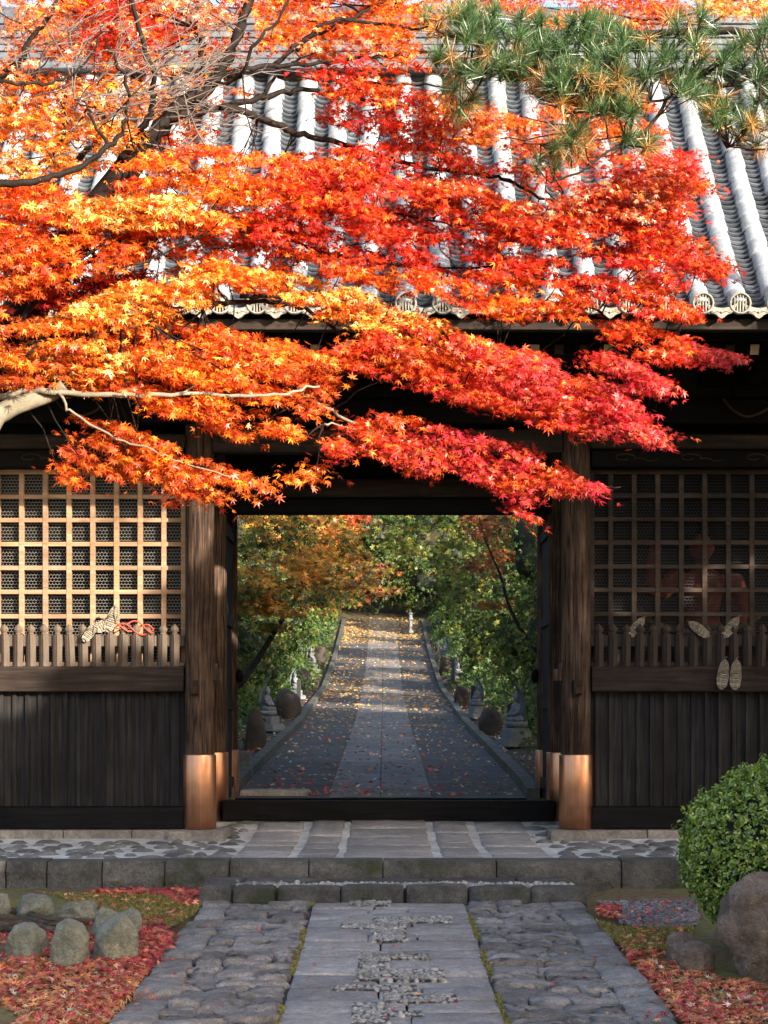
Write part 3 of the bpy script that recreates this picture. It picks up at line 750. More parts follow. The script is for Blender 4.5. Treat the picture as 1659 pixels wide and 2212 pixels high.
def _frame():
    for x, s in ((XL, -1), (XR, 1)):
        m = MB(); m.b2(x - .03, x + .03, .16, 1.35, 0.02, 4.3); m.b2(x - .03, x + .03, 1.65, 2.85, .02, 4.3); m.build('side_wall', M['wood_board'], GATE)
        m = MB(); m.b2(x - .05 + s * -.02, x + .05 + s * -.02, 1.64, 2.86, 1.55, 1.8); m.build('side_tie_beam', M['wood_h'], GATE, .01)
        # door leaf folded back against the wall
        xx = x - s * .06
        m = MB(); m.b2(min(xx, xx - s * .045), max(xx, xx - s * .045), 1.72, 2.8, .22, 3.55)
        for z in (.35, 1.3, 2.3, 3.35): m.b2(min(xx - s * .046, xx - s * .075), max(xx - s * .046, xx - s * .075), 1.74, 2.78, z, z + .12)
        m.build('door_leaf', M['wood_board'], GATE, .005)
    m = MB(); m.b2(-1.86, 1.955, 1.22, 1.42, .01, .245); m.build('threshold_beam', M['wood_black'], GATE, .012)
    m = MB(); m.b2(XL + .14, XR - .14, 1.38, 1.62, 3.57, 3.74); m.build('lintel', M['wood_dark'], GATE, .01)
    m = MB(); m.b2(XL + .1, XR - .1, 1.28, 1.66, 3.745, 3.95); m.build('door_head_beam', M['wood_h'], GATE, .015)
    m = MB(); m.b2(XL - .1, XR + .1, 1.45, 1.5, 3.955, 5.6)
    for k in range(9):
        x = XL + .3 + k * .44; m.b2(x - .03, x + .03, 1.40, 1.449, 3.955, 4.9)
    m.build('transom_boards', M['wood_dark'], GATE)
    m = MB(); m.b2(XL + .14, XR - .14, -.1, .1, 4.05, 4.30); m.build('rainbow_beam', M['wood_h'], GATE, .02)
    # frog-leg strut on the beam
    m = MB(); c = .04; pr = []
    for t in range(13):
        u = -1 + t / 6.0; pr.append((c + u * .5, -.05, 4.303 + .28 * (1 - abs(u)) ** .55))
    m.prism(pr, (0, .1, 0)); m.build('frog_leg_strut', M['wood_dark'], GATE, .008)
    # front plate beam, upper wall, bracket blocks
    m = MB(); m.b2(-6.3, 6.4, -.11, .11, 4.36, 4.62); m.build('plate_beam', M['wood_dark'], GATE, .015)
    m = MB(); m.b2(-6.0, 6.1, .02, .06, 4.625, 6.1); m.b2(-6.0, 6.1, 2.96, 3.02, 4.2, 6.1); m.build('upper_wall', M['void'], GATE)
    for x in COLX + [-3.87, 3.95, .04]:
        m = MB(); m.b2(x - .2, x + .2, -.2, .018, 4.64, 4.76); m.b2(x - .55, x + .55, -.1, .015, 4.765, 4.88)
        m.b2(x - .08, x + .08, -.75, -.11, 4.77, 4.9)
        for dx in (-.48, 0, .48): m.b2(x + dx - .09, x + dx + .09, -.13, .014, 4.885, 4.99)
        m.b2(x - .09, x + .09, -.82, -.62, 4.905, 5.0)
        m.build('bracket_set', M['wood_dark'], GATE, .012)
    m = MB(); m.b2(-7.0, 7.1, -.84, -.64, 5.0, 5.14); m.build('eave_purlin', M['wood_dark'], GATE, .012)
    # pale scroll ends on the bracket arm
    for x0 in (3.62, -3.55):
        m = MB(); pts = [(x0 + .02, -.13, 4.62), (x0 + .1, -.14, 4.52), (x0 + .2, -.14, 4.45), (x0 + .3, -.14, 4.43), (x0 + .42, -.14, 4.47), (x0 + .5, -.14, 4.52)]
        m.tube(smooth_path(pts, 4), .014, 7); m.build('scroll_end', M['wood_lat_r'], GATE)
_frame()

# ---- roof
EY, EZ, RY, RZ = -2.70, 4.98, .45, 8.30
BY = 5.7
def back(y): return RY + (RY - y) * (BY - RY) / (RY - EY)
def roof(t, up=0.0):
    """t runs 0 (eave) .. 1 (ridge); up lifts along the roof normal"""
    y = EY + (RY - EY) * t; z = EZ + (RZ - EZ) * (.84 * t + .16 * t * t)
    dy, dz = (RY - EY), (RZ - EZ) * (.84 + .32 * t); l = math.hypot(dy, dz)
    return y - dz / l * up, z + dy / l * up
PITCH, TX0 = .3432, .2005
def _roof():
    L = 5.6; rows = range(-22, 23); rc = .094
    # round cover tiles
    cov = MB(); n = 9; segs = 18
    for k in rows:
        x = TX0 + k * PITCH; jx = RN.gauss(0, .006)
        for s in range(segs):
            t0, t1 = s / segs - (.004 if s else .0), (s + 1) / segs; dz = RN.gauss(0, .0025); dxx = RN.gauss(0, .004)
            vs = []
            for t, r in ((t0, rc + .006), (t0 + .007, rc + .009), (t1 - .001, rc - .002)):
                for j in range(n):
                    q = math.pi * (-.12 + 1.24 * j / (n - 1)); yy, zz = roof(t, .018 + dz + r * math.sin(q) * .96)
                    vs.append((x + jx + dxx + r * math.cos(q), yy, zz))
            fs = [(i * n + j + 1, i * n + j, (i + 1) * n + j, (i + 1) * n + j + 1) for i in range(2) for j in range(n - 1)]
            b = len(vs); cx = [roof(t0, .02)]; vs.append((x, cx[0][0], cx[0][1]))
            fs += [(j, j + 1, b) for j in range(n - 1)]
            cov.add(vs, fs, True)
    cov.build('cover_tiles', M['tile'], GATE)
    # concave pan tiles in overlapping courses
    pan = MB(); nc = 52; m = 7; hw = PITCH / 2 - .055
    for k in rows:
        xc = TX0 + (k + .5) * PITCH
        for c in range(nc):
            t0, t1 = c / nc, (c + 1.35) / nc; up0 = .05 + RN.gauss(0, .0025); up1 = .008; tw = RN.gauss(0, .004)
            vs = []
            for t, up in ((t0, up0 - .024), (t0, up0), (t1, up1)):
                for j in range(m):
                    u = -1 + 2 * j / (m - 1); yy, zz = roof(t, up + .062 * u * u - .035 + tw * u); vs.append((xc + u * hw, yy, zz))
            fs = [(j + 1, j, m + j, m + j + 1) for j in range(m - 1)] + [(m + j, 2 * m + j, 2 * m + j + 1, m + j + 1) for j in range(m - 1)]
            pan.add(vs, fs, False)
    pan.build('pan_tiles', M['pan'], GATE)
    # round eave ends with upright bars in a ring
    for k in rows:
        x = TX0 + k * PITCH; yy, zz = roof(0, .06); yy -= .02
        e = MB(); vs = []; nn = 24
        for (r, dy) in ((.098, .05), (.104, .0), (.100, -.016), (.084, -.018), (.081, .034)):
            for j in range(nn):
                q = 2 * math.pi * j / nn; vs.append((r * math.cos(q), dy, r * math.sin(q)))
        fs = [(i * nn + j, i * nn + (j + 1) % nn, (i + 1) * nn + (j + 1) % nn, (i + 1) * nn + j) for i in range(4) for j in range(nn)]
        e.add(vs, fs, True); e.add([(.081 * math.cos(2 * math.pi * j / nn), .034, .081 * math.sin(2 * math.pi * j / nn)) for j in range(nn)], [tuple(range(nn))], False, 1)
        for bx in (-.052, -.026, 0, .026, .052):
            hgt = math.sqrt(.078 ** 2 - bx * bx); e.box((bx, .008, 0), (.0115, .03, hgt * 2 * .99))
        o = e.build('eave_end_tile', [M['tile_end'], M['tile_hole']], GATE, 0, False)
        o.location = Vector((x, yy, zz)) - Vector(GATE.location); o.rotation_euler = (RN.gauss(0, .03), RN.gauss(0, .02), RN.gauss(0, .03))
        # drip tile with relief between two ends
        xc = x + PITCH / 2; y2, z2 = roof(0, .02); d = MB(); mm = 15; top = []; bot = []
        for j in range(mm):
            u = -1 + 2 * j / (mm - 1); top.append((u * .155, .0, -.03 + .055 * u * u)); bot.append((u * .155, .0, -.03 + .055 * u * u - (.085 * (1 - abs(u) ** 2.2) + .012 * math.cos(u * 9))))
        vs = [(a[0], -.022, a[2]) for a in top] + [(a[0], -.022, a[2]) for a in bot] + [(a[0], .02, a[2]) for a in top] + [(a[0], .02, a[2]) for a in bot]
        fs = []
        for j in range(mm - 1):
            fs += [(j, mm + j, mm + j + 1, j + 1), (2 * mm + j, 2 * mm + j + 1, 3 * mm + j + 1, 3 * mm + j), (j, j + 1, 2 * mm + j + 1, 2 * mm + j), (mm + j, 3 * mm + j, 3 * mm + j + 1, mm + j + 1)]
        d.add(vs, fs, False)
        for sg in (-1, 1):
            d.tube([(sg * (.012 + .03 * i), -.024, -.07 + .012 * math.sin(i * 1.9) + .002 * i * i) for i in range(4)], .005, 4)
        d.lathe((0, 0, 0), [(.012, 0), (.012, .01)], 8); d.v[-16:] = [(p[0], -.022 - p[2], -.068 + p[1]) for p in d.v[-16:]]
        o = d.build('drip_tile', M['tile_end'], GATE, 0, False); o.location = Vector((xc, y2 - .03, z2 + .015)) - Vector(GATE.location)
    # bed, back slope, gable ends
    bedm = MB(); xa, xb = TX0 + (-22.6) * PITCH, TX0 + 22.6 * PITCH; st = 10
    for i in range(st):
        a, b = roof(i / st, -.05), roof((i + 1) / st, -.05)
        bedm.add([(xa, a[0], a[1]), (xb, a[0], a[1]), (xb, b[0], b[1]), (xa, b[0], b[1])], [(0, 1, 2, 3)])
        bedm.add([(xa, back(a[0]), a[1]), (xb, back(a[0]), a[1]), (xb, back(b[0]), b[1]), (xa, back(b[0]), b[1])], [(3, 2, 1, 0)])
    bedm.build('roof_bed', M['pan'], GATE)
    g = MB()
    for x in (xa + .9, xb - .9):
        g.add([(x, EY + .6, EZ + .1), (x, BY - .6, EZ + .1), (x, RY, RZ - .1)], [(0, 1, 2)])
    g.build('gable_wall', M['wood_dark'], GATE)
    # ridge of stacked flat tiles
    r = MB()
    for i in range(7): r.b2(xa + .2, xb - .2, RY - .19 + (.012 if i % 2 else 0), RY + .19 - (.012 if i % 2 else 0), RZ + .05 + i * .075, RZ + .05 + i * .075 + .068)
    r.tube([(xa + .1, RY, RZ + .64), (xb - .1, RY, RZ + .64)], .11, 12)
    r.b2(xa + .2, xb - .2, RY - .30, RY + .30, RZ - .03, RZ + .045)
    r.build('ridge', M['pan'], GATE, .01)
    # eave timber: boards, fascia, rafters with worn pale ends
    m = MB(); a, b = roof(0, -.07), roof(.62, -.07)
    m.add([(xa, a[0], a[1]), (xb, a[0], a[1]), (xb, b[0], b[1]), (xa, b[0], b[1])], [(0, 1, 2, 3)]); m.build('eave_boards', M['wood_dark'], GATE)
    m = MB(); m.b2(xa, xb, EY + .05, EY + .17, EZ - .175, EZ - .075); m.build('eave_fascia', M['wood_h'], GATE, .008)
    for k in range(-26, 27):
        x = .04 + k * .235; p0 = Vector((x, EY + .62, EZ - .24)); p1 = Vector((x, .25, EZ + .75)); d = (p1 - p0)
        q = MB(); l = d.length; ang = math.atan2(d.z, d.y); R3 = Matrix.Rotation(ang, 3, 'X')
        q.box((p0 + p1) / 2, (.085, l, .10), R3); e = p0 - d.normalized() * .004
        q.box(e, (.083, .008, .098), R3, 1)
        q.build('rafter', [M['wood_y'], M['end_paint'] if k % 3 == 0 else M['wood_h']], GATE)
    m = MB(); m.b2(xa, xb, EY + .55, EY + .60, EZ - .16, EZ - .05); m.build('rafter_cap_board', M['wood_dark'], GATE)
_roof()

# ------------------------------------------------------------------ guardian statue behind the right lattice
def _nio():
    x, y, z = 3.62, 1.0, 1.26
    t = thing('guardian_statue', 'red lacquered muscular guardian statue standing behind the right lattice', 'statue', (x, y, z))
    m = MB()
    m.lathe((x, y, z), [(.24, .8), (.25, .9), (.20, 1.04), (.19, 1.14), (.235, 1.3), (.27, 1.42), (.26, 1.52), (.17, 1.60), (.085, 1.64), (.08, 1.7)], 20, 1, .72)
    for k, yy in ((-.09, -.13), (.09, -.13)): m.blob((x + k, y + yy, z + 1.42), (.11, .07, .09), 2, .05)
    m.blob((x - .01, y - .03, z + 1.86), (.125, .14, .165), 3, .05); m.blob((x - .01, y - .17, z + 1.84), (.03, .04, .05), 2, .05)
    for k in (-1, 1):
        m.blob((x - .01 + k * .13, y - .02, z + 1.86), (.025, .03, .06), 2, .05); m.blob((x - .01 + k * .055, y - .14, z + 1.90), (.04, .03, .02), 2, .05)
        m.tube([(x + k * .14, y, z + .9), (x + k * .22, y - .07, z + .5), (x + k * .26, y, z + .12), (x + k * .28, y - .16, z + .03)], [.16, .13, .08, .08], 10)
    m.tube([(x - .22, y, z + 1.53), (x - .34, y - .02, z + 1.5), (x - .48, y - .06, z + 1.34), (x - .57, y - .1, z + 1.36), (x - .60, y - .12, z + 1.62), (x - .58, y - .13, z + 1.80)], [.11, .125, .09, .09, .075, .055], 10)
    for f in range(5): m.tube([(x - .60 + f * .02, y - .14, z + 1.78), (x - .63 + f * .035, y - .16, z + 1.88), (x - .62 + f * .03, y - .2, z + 1.92)], [.022, .02, .014], 6)
    m.tube([(x + .22, y, z + 1.53), (x + .35, y - .02, z + 1.48), (x + .46, y - .05, z + 1.25), (x + .44, y - .16, z + 1.08), (x + .36, y - .24, z + .98)], [.11, .125, .095, .085, .06], 10)
    for f in range(5): m.tube([(x + .36 - f * .005, y - .22, z + .97 - f * .02), (x + .29, y - .27, z + .95 - f * .022), (x + .27, y - .23, z + .94 - f * .022)], [.02, .019, .014], 6)
    o = m.build('body', M['red_body'], t); md = o.modifiers.new('union', 'REMESH'); md.mode = 'VOXEL'; md.voxel_size = .022; md.use_smooth_shade = True
    sm_ = o.modifiers.new('soften', 'SMOOTH'); sm_.iterations = 4
    m = MB(); m.tube(smooth_path([(x - .75, y - .1, z + 1.15), (x - .6, y - .2, z + 1.0), (x - .35, y - .24, z + .92), (x, y - .26, z + .88), (x + .35, y - .24, z + .95), (x + .6, y - .15, z + 1.1)], 5), .05, 8)
    m.lathe((x, y - .02, z + .38), [(.40, 0), (.36, .2), (.30, .42), (.24, .60)], 18, 1, .75); m.build('scarf', M['scarf'], t)
    m = MB(); m.lathe((x - .01, y - .02, z + 2.0), [(.10, .02), (.08, .06), (.05, .10), (.06, .15), (.045, .2), (.01, .23)], 12); m.build('hair_knot', M['wood_dark'], t)
_nio()

# ------------------------------------------------------------------ straw sandals
def sandal(label, loc, rot, group='straw sandals left on the gate', sc_=1.0):
    t = thing('straw_sandal', label, 'straw sandal', loc, group); t.rotation_euler = rot; t.scale = (sc_,) * 3
    m = MB(); n = 16; L, W = .15, .056
    for i in range(13):                       # plaited cross rows
        u = -1 + 2 * i / 12; wv = W * math.sqrt(max(.06, 1 - abs(u) ** 2.6)) * (1.0 if u < 0 else .92)
        m.tube([(-wv, 0, u * L), (-wv * .5, -.006, u * L), (0, -.004, u * L), (wv * .5, -.006, u * L), (wv, 0, u * L)], [.011, .013, .012, .013, .011], 6)
    rim = [(W * 1.03 * math.cos(q) * (1 if math.sin(q) < 0 else .93), -.004, L * 1.04 * math.sin(q)) for q in [2 * math.pi * k / n for k in range(n + 1)]]
    m.tube(rim, .010, 6); m.build('sole', M['straw'], t, 0, False)
    s = MB(); s.tube([(-W, -.01, -.02), (-.03, -.035, .05), (0, -.03, L * .8), (.03, -.035, .05), (W, -.01, -.02)], .006, 5)
    s.tube([(0, -.02, L * .75), (-.012, -.03, L * 1.15), (.01, -.02, L * 1.3)], .005, 5)
    s.tube([(-W, -.01, -.09), (-.04, -.03, -.13), (.0, -.035, -.10), (.04, -.03, -.13), (W, -.01, -.09)], .005, 5)
    s.build('strap', M['straw'], t, 0, False); return t
sandal('left one of the straw sandal pair hanging on the waist beam', (3.64, -.11, 1.66), (0, rad(8), 0), 'pair of sandals on the beam')
sandal('right one of the straw sandal pair hanging on the waist beam', (3.775, -.11, 1.655), (0, rad(4), 0), 'pair of sandals on the beam')
sandal('straw sandal tucked behind the dark pickets nearest the right column', (2.72, .0, 2.17), (0, rad(40), 0), sc_=.85)
sandal('straw sandal with open loop caught on top of the dark pickets, above the pair', (3.39, -.06, 2.15), (rad(10), rad(-55), 0), sc_=.85)
sandal('straw sandal leaning over the dark pickets at the far right', (3.74, -.02, 2.17), (0, rad(38), 0), sc_=.85)
sandal('sunlit straw sandal lying on top of the left pickets', (-2.99, -.04, 2.21), (rad(-10), rad(60), 0), sc_=1.0)
sandal('sunlit straw sandal leaning upright on the left pickets', (-2.93, -.06, 2.26), (rad(5), rad(20), 0), sc_=.95)
sandal('sunlit straw sandal hanging low among the left pickets', (-3.16, -.07, 2.12), (0, rad(35), 0), sc_=.8)
def _cord():
    m = MB()
    for k in range(3):
        q = []
        for i in range(9):
            u = i / 8; q.append((-2.90 + .42 * u, -.05 - .02 * math.sin(k + u * 6), 2.165 + .05 * math.sin(k * 2.1 + u * 7) + .02 * k - .05 * u * u))
        m.tube(smooth_path(q, 3), .009, 6)
    tag(m.build('red_cord', mat_plain('red_cloth', (.36, .05, .025), .8, 0, 30, .3)), 'twisted red cloth cord lying over the left pickets', 'cord')
_cord()

# ------------------------------------------------------------------ trees: generic crowns
def crown_cards(blobs, n, size, pal, pal2=None, f2=.3, clump=.0):
    vol = np.array([b[3] * b[4] + b[4] * b[5] + b[3] * b[5] for b in blobs]); pr = vol / vol.sum()
    k = NR.choice(len(blobs), n, p=pr); B = np.array(blobs)[k]
    d = unit(NR.normal(size=(n, 3))); r = .55 + .45 * NR.random(n) ** .6
    nz = np.array([noise.noise(Vector(q * 2.6 + B[i, :3])) for i, q in enumerate(d)])
    r = r * (1 + .28 * nz)
    C = B[:, :3] + d * r[:, None] * B[:, 3:6]
    keep = (NR.random(n) < .55 + 1.2 * nz) | (r < .75)
    Nn = d + NR.normal(size=(n, 3)) * .6 + np.array([0, 0, .35])
    c = palette(pal, n, .2, pal2, np.clip(f2 + nz, 0, 1) if pal2 else None)
    return C[keep], Nn[keep], c[keep]
def leafy_tree(name, label, cat, base, blobs, n, size, pal, pal2=None, f2=.3, group=None, trunk=(.10, .04), tmpl=RHOMB, core=.0, bark='bark', lean=None):
    base = Vector(base); t = thing(name, label, cat, base, group)
    C, Nn, c = crown_cards(blobs, n, size, pal, pal2, f2)
    leaf_cloud('crown', M['leaf_far'], t, C, Nn, size * (.6 + .8 * NR.random(len(C))), c, tmpl)
    if trunk:
        m = MB(); top = max(blobs, key=lambda b: b[2]); q = Vector(top[:3])
        mid = base.lerp(q, .5) + Vector((RN.uniform(-.2, .2), RN.uniform(-.2, .2), 0)) if lean is None else base.lerp(q, .5) + Vector(lean)
        m.tube(smooth_path([base - Vector((0, 0, .2)), base.lerp(mid, .5), mid, q], 4), [trunk[0] + (trunk[1] - trunk[0]) * i / 12 for i in range(13)], 8)
        for b in blobs[:7]:
            p = Vector(b[:3]); h = max(.2, min(.9, .55 * (p.z - base.z) / max(q.z - base.z, .1)))
            st = base.lerp(mid, h * 1.2) if h < .6 else mid.lerp(q, (h - .5))
            m.tube(smooth_path([st, st.lerp(p, .5) + Vector((0, 0, .1)), p], 3), [trunk[1] * 1.1 - trunk[1] * .9 * i / 6 for i in range(7)], 6)
        m.build('trunk', M[bark], t)
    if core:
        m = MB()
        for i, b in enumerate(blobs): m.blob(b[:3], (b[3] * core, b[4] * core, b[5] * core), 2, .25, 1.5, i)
        m.build('dark_core', M['core'], t)  # solid dark blobs in place of the shaded crown interior
    return t

# tall evergreens standing beside and behind the camera: they keep the yard in shade
def UV(u, v): return (u * .743 + v * .669, u * .669 - v * .743)
def _yard_trees():
    def row(label, us, tops, v, rx, name='evergreen_tree'):
        for i, (u, h) in enumerate(zip(us, tops)):
            x, y = UV(u, v); g = zf(y) if y < -3 else 0; bl = []
            bl.append((x, y, h * .5, rx, rx, h * .36))
            for k in range(5):
                bl.append((x + RN.uniform(-.6, .6) * rx, y + RN.uniform(-.6, .6) * rx, h * RN.uniform(.25, .8), rx * .6, rx * .6, h * .16))
            bl.append((x, y, h - rx * .45, rx * .55, rx * .55, rx * .5))
            leafy_tree(name, label % ('%s' % ['', '', ''][0]) if '%' in label else label, 'tree', (x, y, g), bl, 2600, .22, 'dkgreen', None, .3, 'evergreens shading the yard', (.22, .1), TUFT, .93)
    row('dense dark evergreen tree shading the yard from outside the frame', [-9.2, -7.6, -6.2, -4.9], [4.6, 5.0, 5.2, 5.4], 16.5, 1.4)
    row('dense dark evergreen tree shading the yard from outside the frame', [-4.0, -3.3, -2.75, -2.2, -1.1, -.4], [6.0, 7.4, 7.8, 8.2, 9.15, 9.1], 16.5, 1.2)
    row('dense dark evergreen tree shading the yard from outside the frame', [.2, 1.3, 2.4, 3.5, 4.6, 5.7], [9.1, 9.2, 9.2, 9.3, 9.3, 9.3], 16.8, 1.6)
_yard_trees()

# ------------------------------------------------------------------ the big maple in front of the gate
def dl(X): return 8.7 + 1.9 * X / 1659.0
def _maple():
    t = thing('maple_tree', 'large dark limbed maple spreading orange and red leaf tiers across the gate', 'maple tree', (-3.4, -9.6, zf(-9.6)))
    tr = MB(); pts = []
    # trunk: rises left of the frame and leans in
    q = smooth_path([(-3.4, -9.6, zf(-9.6) - .15), (-3.25, -9.6, .8), (-2.75, -9.6, 2.1)] + [tuple(P(*p)) for p in ((-60, 770, 9.4), (30, 700, 9.35), (110, 590, 9.3), (200, 465, 9.3), (290, 345, 9.3))], 5)
    tr.tube(q, [.17 - .10 * i / (len(q) - 1) for i in range(len(q))], 12); pts += q
    trunk = tr.build('trunk', M['bark'], t)
    def L(ps, r0, r1, store=True, wob=.007, mat='bark', name='branch', n=8):
        m = MB(); a = limb(m, ps, r0, r1, 5, n, wob); m.build(name, M[mat], t)
        if store: pts.extend(a)
    L([(280, 355, 9.3), (345, 272, 9.3), (400, 215, 9.35), (450, 190, 9.4), (500, 105, 9.4), (535, 20, 9.5), (552, -70, 9.5)], .040, .024)
    L([(303, 345, 9.35), (330, 310, 9.4), (370, 262, 9.45), (420, 222, 9.5), (440, 150, 9.6), (425, 60, 9.7), (420, -40, 9.8)], .028, .012)
    L([(262, 345, 9.2), (300, 290, 9.15), (330, 235, 9.1), (330, 160, 9.0), (300, 60, 9.0), (270, -40, 9.0)], .022, .010)
    L([(365, 255, 9.3), (410, 245, 9.4), (460, 238, 9.5), (520, 220, 9.6), (570, 212, 9.7), (625, 195, 9.8), (700, 200, 9.9), (780, 212, 10), (840, 226, 10.1)], .024, .008)
    L([(480, 228, 9.5), (540, 248, 9.6), (610, 275, 9.7), (655, 292, 9.8), (730, 306, 9.9), (830, 340, 10.0), (950, 366, 10.1), (1045, 378, 10.2), (1110, 395, 10.3), (1180, 432, 10.4), (1240, 446, 10.5)], .022, .006)
    L([(420, 222, 9.35), (480, 160, 9.4), (560, 145, 9.5), (625, 140, 9.6), (690, 136, 9.7), (830, 121, 9.9), (930, 112, 10)], .018, .006)
    L([(590, 142, 9.6), (640, 100, 9.6), (710, 62, 9.7), (780, 30, 9.8), (850, -10, 9.9)], .014, .006)
    L([(600, 165, 9.7), (690, 172, 9.8), (780, 176, 9.9), (880, 182, 10), (980, 190, 10.1)], .011, .004)
    L([(640, 110, 9.6), (710, 47, 9.6), (830, 52, 9.8), (905, 62, 9.9), (990, 40, 10)], .012, .005)
    L([(450, 190, 9.4), (520, 165, 9.3), (545, 105, 9.2), (600, 40, 9.2), (640, -30, 9.2)], .012, .006)
    L([(565, 212, 9.7), (600, 160, 9.7), (640, 130, 9.7), (690, 110, 9.7)], .012, .004)
    L([(-60, 396, 8.3), (0, 396, 8.3), (60, 392, 8.35), (130, 377, 8.4), (190, 350, 8.45), (240, 310, 8.5), (270, 268, 8.55), (276, 205, 8.6), (258, 145, 8.6), (228, 95, 8.6)], .021, .006)
    L([(235, 315, 8.5), (205, 270, 8.5), (190, 235, 8.5), (160, 215, 8.5)], .010, .004)
    L([(-40, 175, 8.3), (0, 174, 8.3), (60, 181, 8.35), (112, 180, 8.4), (160, 155, 8.45), (200, 115, 8.5), (216, 60, 8.5)], .010, .004)
    L([(-20, 200, 9), (15, 150, 9), (42, 130, 9), (65, 85, 9), (110, 30, 9), (130, -30, 9)], .018, .010)
    L([(110, 335, 9.2), (135, 290, 9.2), (140, 240, 9.2), (110, 195, 9.2), (60, 170, 9.2)], .016, .005)
    L([(170, 345, 9.3), (215, 290, 9.3), (225, 255, 9.3), (190, 228, 9.3)], .018, .008)
    L([(-30, 700, 8.9), (40, 690, 8.9), (105, 615, 8.9), (165, 580, 8.95), (240, 542, 9), (330, 528, 9.1)], .022, .006)
    L([(-60, 622, 8.6), (0, 610, 8.6), (60, 590, 8.6), (150, 566, 8.65), (220, 527, 8.7), (240, 480, 8.7)], .016, .006)
    L([(220, 590, 8.7), (270, 575, 8.75), (330, 560, 8.8), (420, 520, 8.9)], .007, .004)
    L([(440, 668, 9.2), (480, 655, 9.3), (545, 652, 9.4), (600, 655, 9.5), (650, 664, 9.6), (700, 690, 9.7), (760, 735, 9.8), (830, 760, 9.9), (930, 790, 10)], .016, .006)
    L([(520, 640, 9.3), (600, 640, 9.4), (690, 652, 9.5), (760, 680, 9.6), (850, 705, 9.7), (950, 730, 9.9), (1080, 760, 10.1)], .013, .005)
    L([(60, 745, 8.6), (150, 724, 8.7), (240, 716, 8.75), (330, 700, 8.8)], .008, .004)
    L([(-40, 785, 8.4), (20, 781, 8.4), (60, 765, 8.4), (80, 745, 8.45)], .010, .005)
    L([(600, 505, 9.6), (700, 545, 9.7), (770, 560, 9.8), (880, 575, 10), (1010, 580, 10.2), (1120, 568, 10.3), (1200, 560, 10.4)], .011, .005)
    L([(650, 435, 9.6), (740, 455, 9.7), (830, 460, 9.8), (960, 480, 10.0), (1070, 500, 10.1), (1180, 500, 10.2)], .010, .004)
    L([(1110, 585, 10.2), (1180, 605, 10.3), (1240, 640, 10.4), (1290, 670, 10.5), (1330, 705, 10.55), (1400, 745, 10.6), (1480, 765, 10.6)], .010, .004)
    L([(1320, 700, 10.5), (1345, 730, 10.5), (1380, 748, 10.5), (1415, 775, 10.5)], .006, .003, mat='bark_pale', name='twig')
    L([(760, 800, 9.7), (850, 820, 9.8), (960, 850, 9.9), (1100, 880, 10), (1250, 900, 10.1), (1380, 935, 10.2)], .010, .004)
    L([(640, 840, 9.5), (707, 882, 9.5), (770, 917, 9.6), (830, 942, 9.7), (930, 965, 9.8), (1040, 1000, 9.9), (1120, 1060, 9.9)], .010, .004, mat='bark_pale')
    L([(700, 915, 9.5), (760, 925, 9.6), (830, 945, 9.7)], .006, .004, mat='bark_pale', name='twig')
    L([(830, 1040 - 60, 9.7), (1000, 1010, 9.9), (1150, 1040, 10), (1260, 1052, 10.1), (1340, 1052, 10.1)], .006, .003)
    def R(poly, th, ncl, per, tilt, pal, pal2=None, off=0.0, sx=44, sy=11, fs=None, seed=0):
        p = np.array(poly); ncl = int(ncl * 1.25); per = int(per * 1.75); th = th * 1.3; sy = sy * .85; sx = sx * 1.05; return spray_region(poly, dl(p[:, 0].min()) + off, dl(p[:, 0].max()) + off, th, ncl, per, tilt, pal, pal2, sx, sy, fs, seed)
    up = [R([(-40, -40), (560, -40), (520, 120), (430, 200), (300, 250), (120, 260), (-40, 300)], .9, 230, 10, -8, 'orange', 'peach', .75, 40, 16, .45, 1),
          R([(120, -20), (330, -20), (420, 60), (330, 130), (180, 110)], .6, 70, 14, 0, 'red', 'redor', .6, 44, 14, .5),
          R([(-40, 260), (280, 200), (330, 330), (150, 390), (-40, 370)], .7, 90, 10, 5, 'orange', 'yellow', .3, 38, 16, .4, 2),
          R([(540, -40), (900, -40), (940, 60), (900, 130), (700, 80), (560, 110)], .8, 120, 12, 8, 'orange', 'redor', .6, 44, 15, .3, 3),
          R([(640, 110), (930, 130), (920, 300), (760, 290), (690, 260), (650, 200)], .8, 60, 11, 5, 'redor', 'red', .4, 44, 14, .5, 4),
          R([(300, 250), (480, 160), (560, 200), (480, 300), (330, 320)], .6, 24, 7, 0, 'orange', 'deep', .8, 40, 14, .4),
          R([(760, 40), (900, 60), (900, 240), (800, 220)], .6, 26, 9, 5, 'redor', 'orange', .1, 40, 14, .4)]
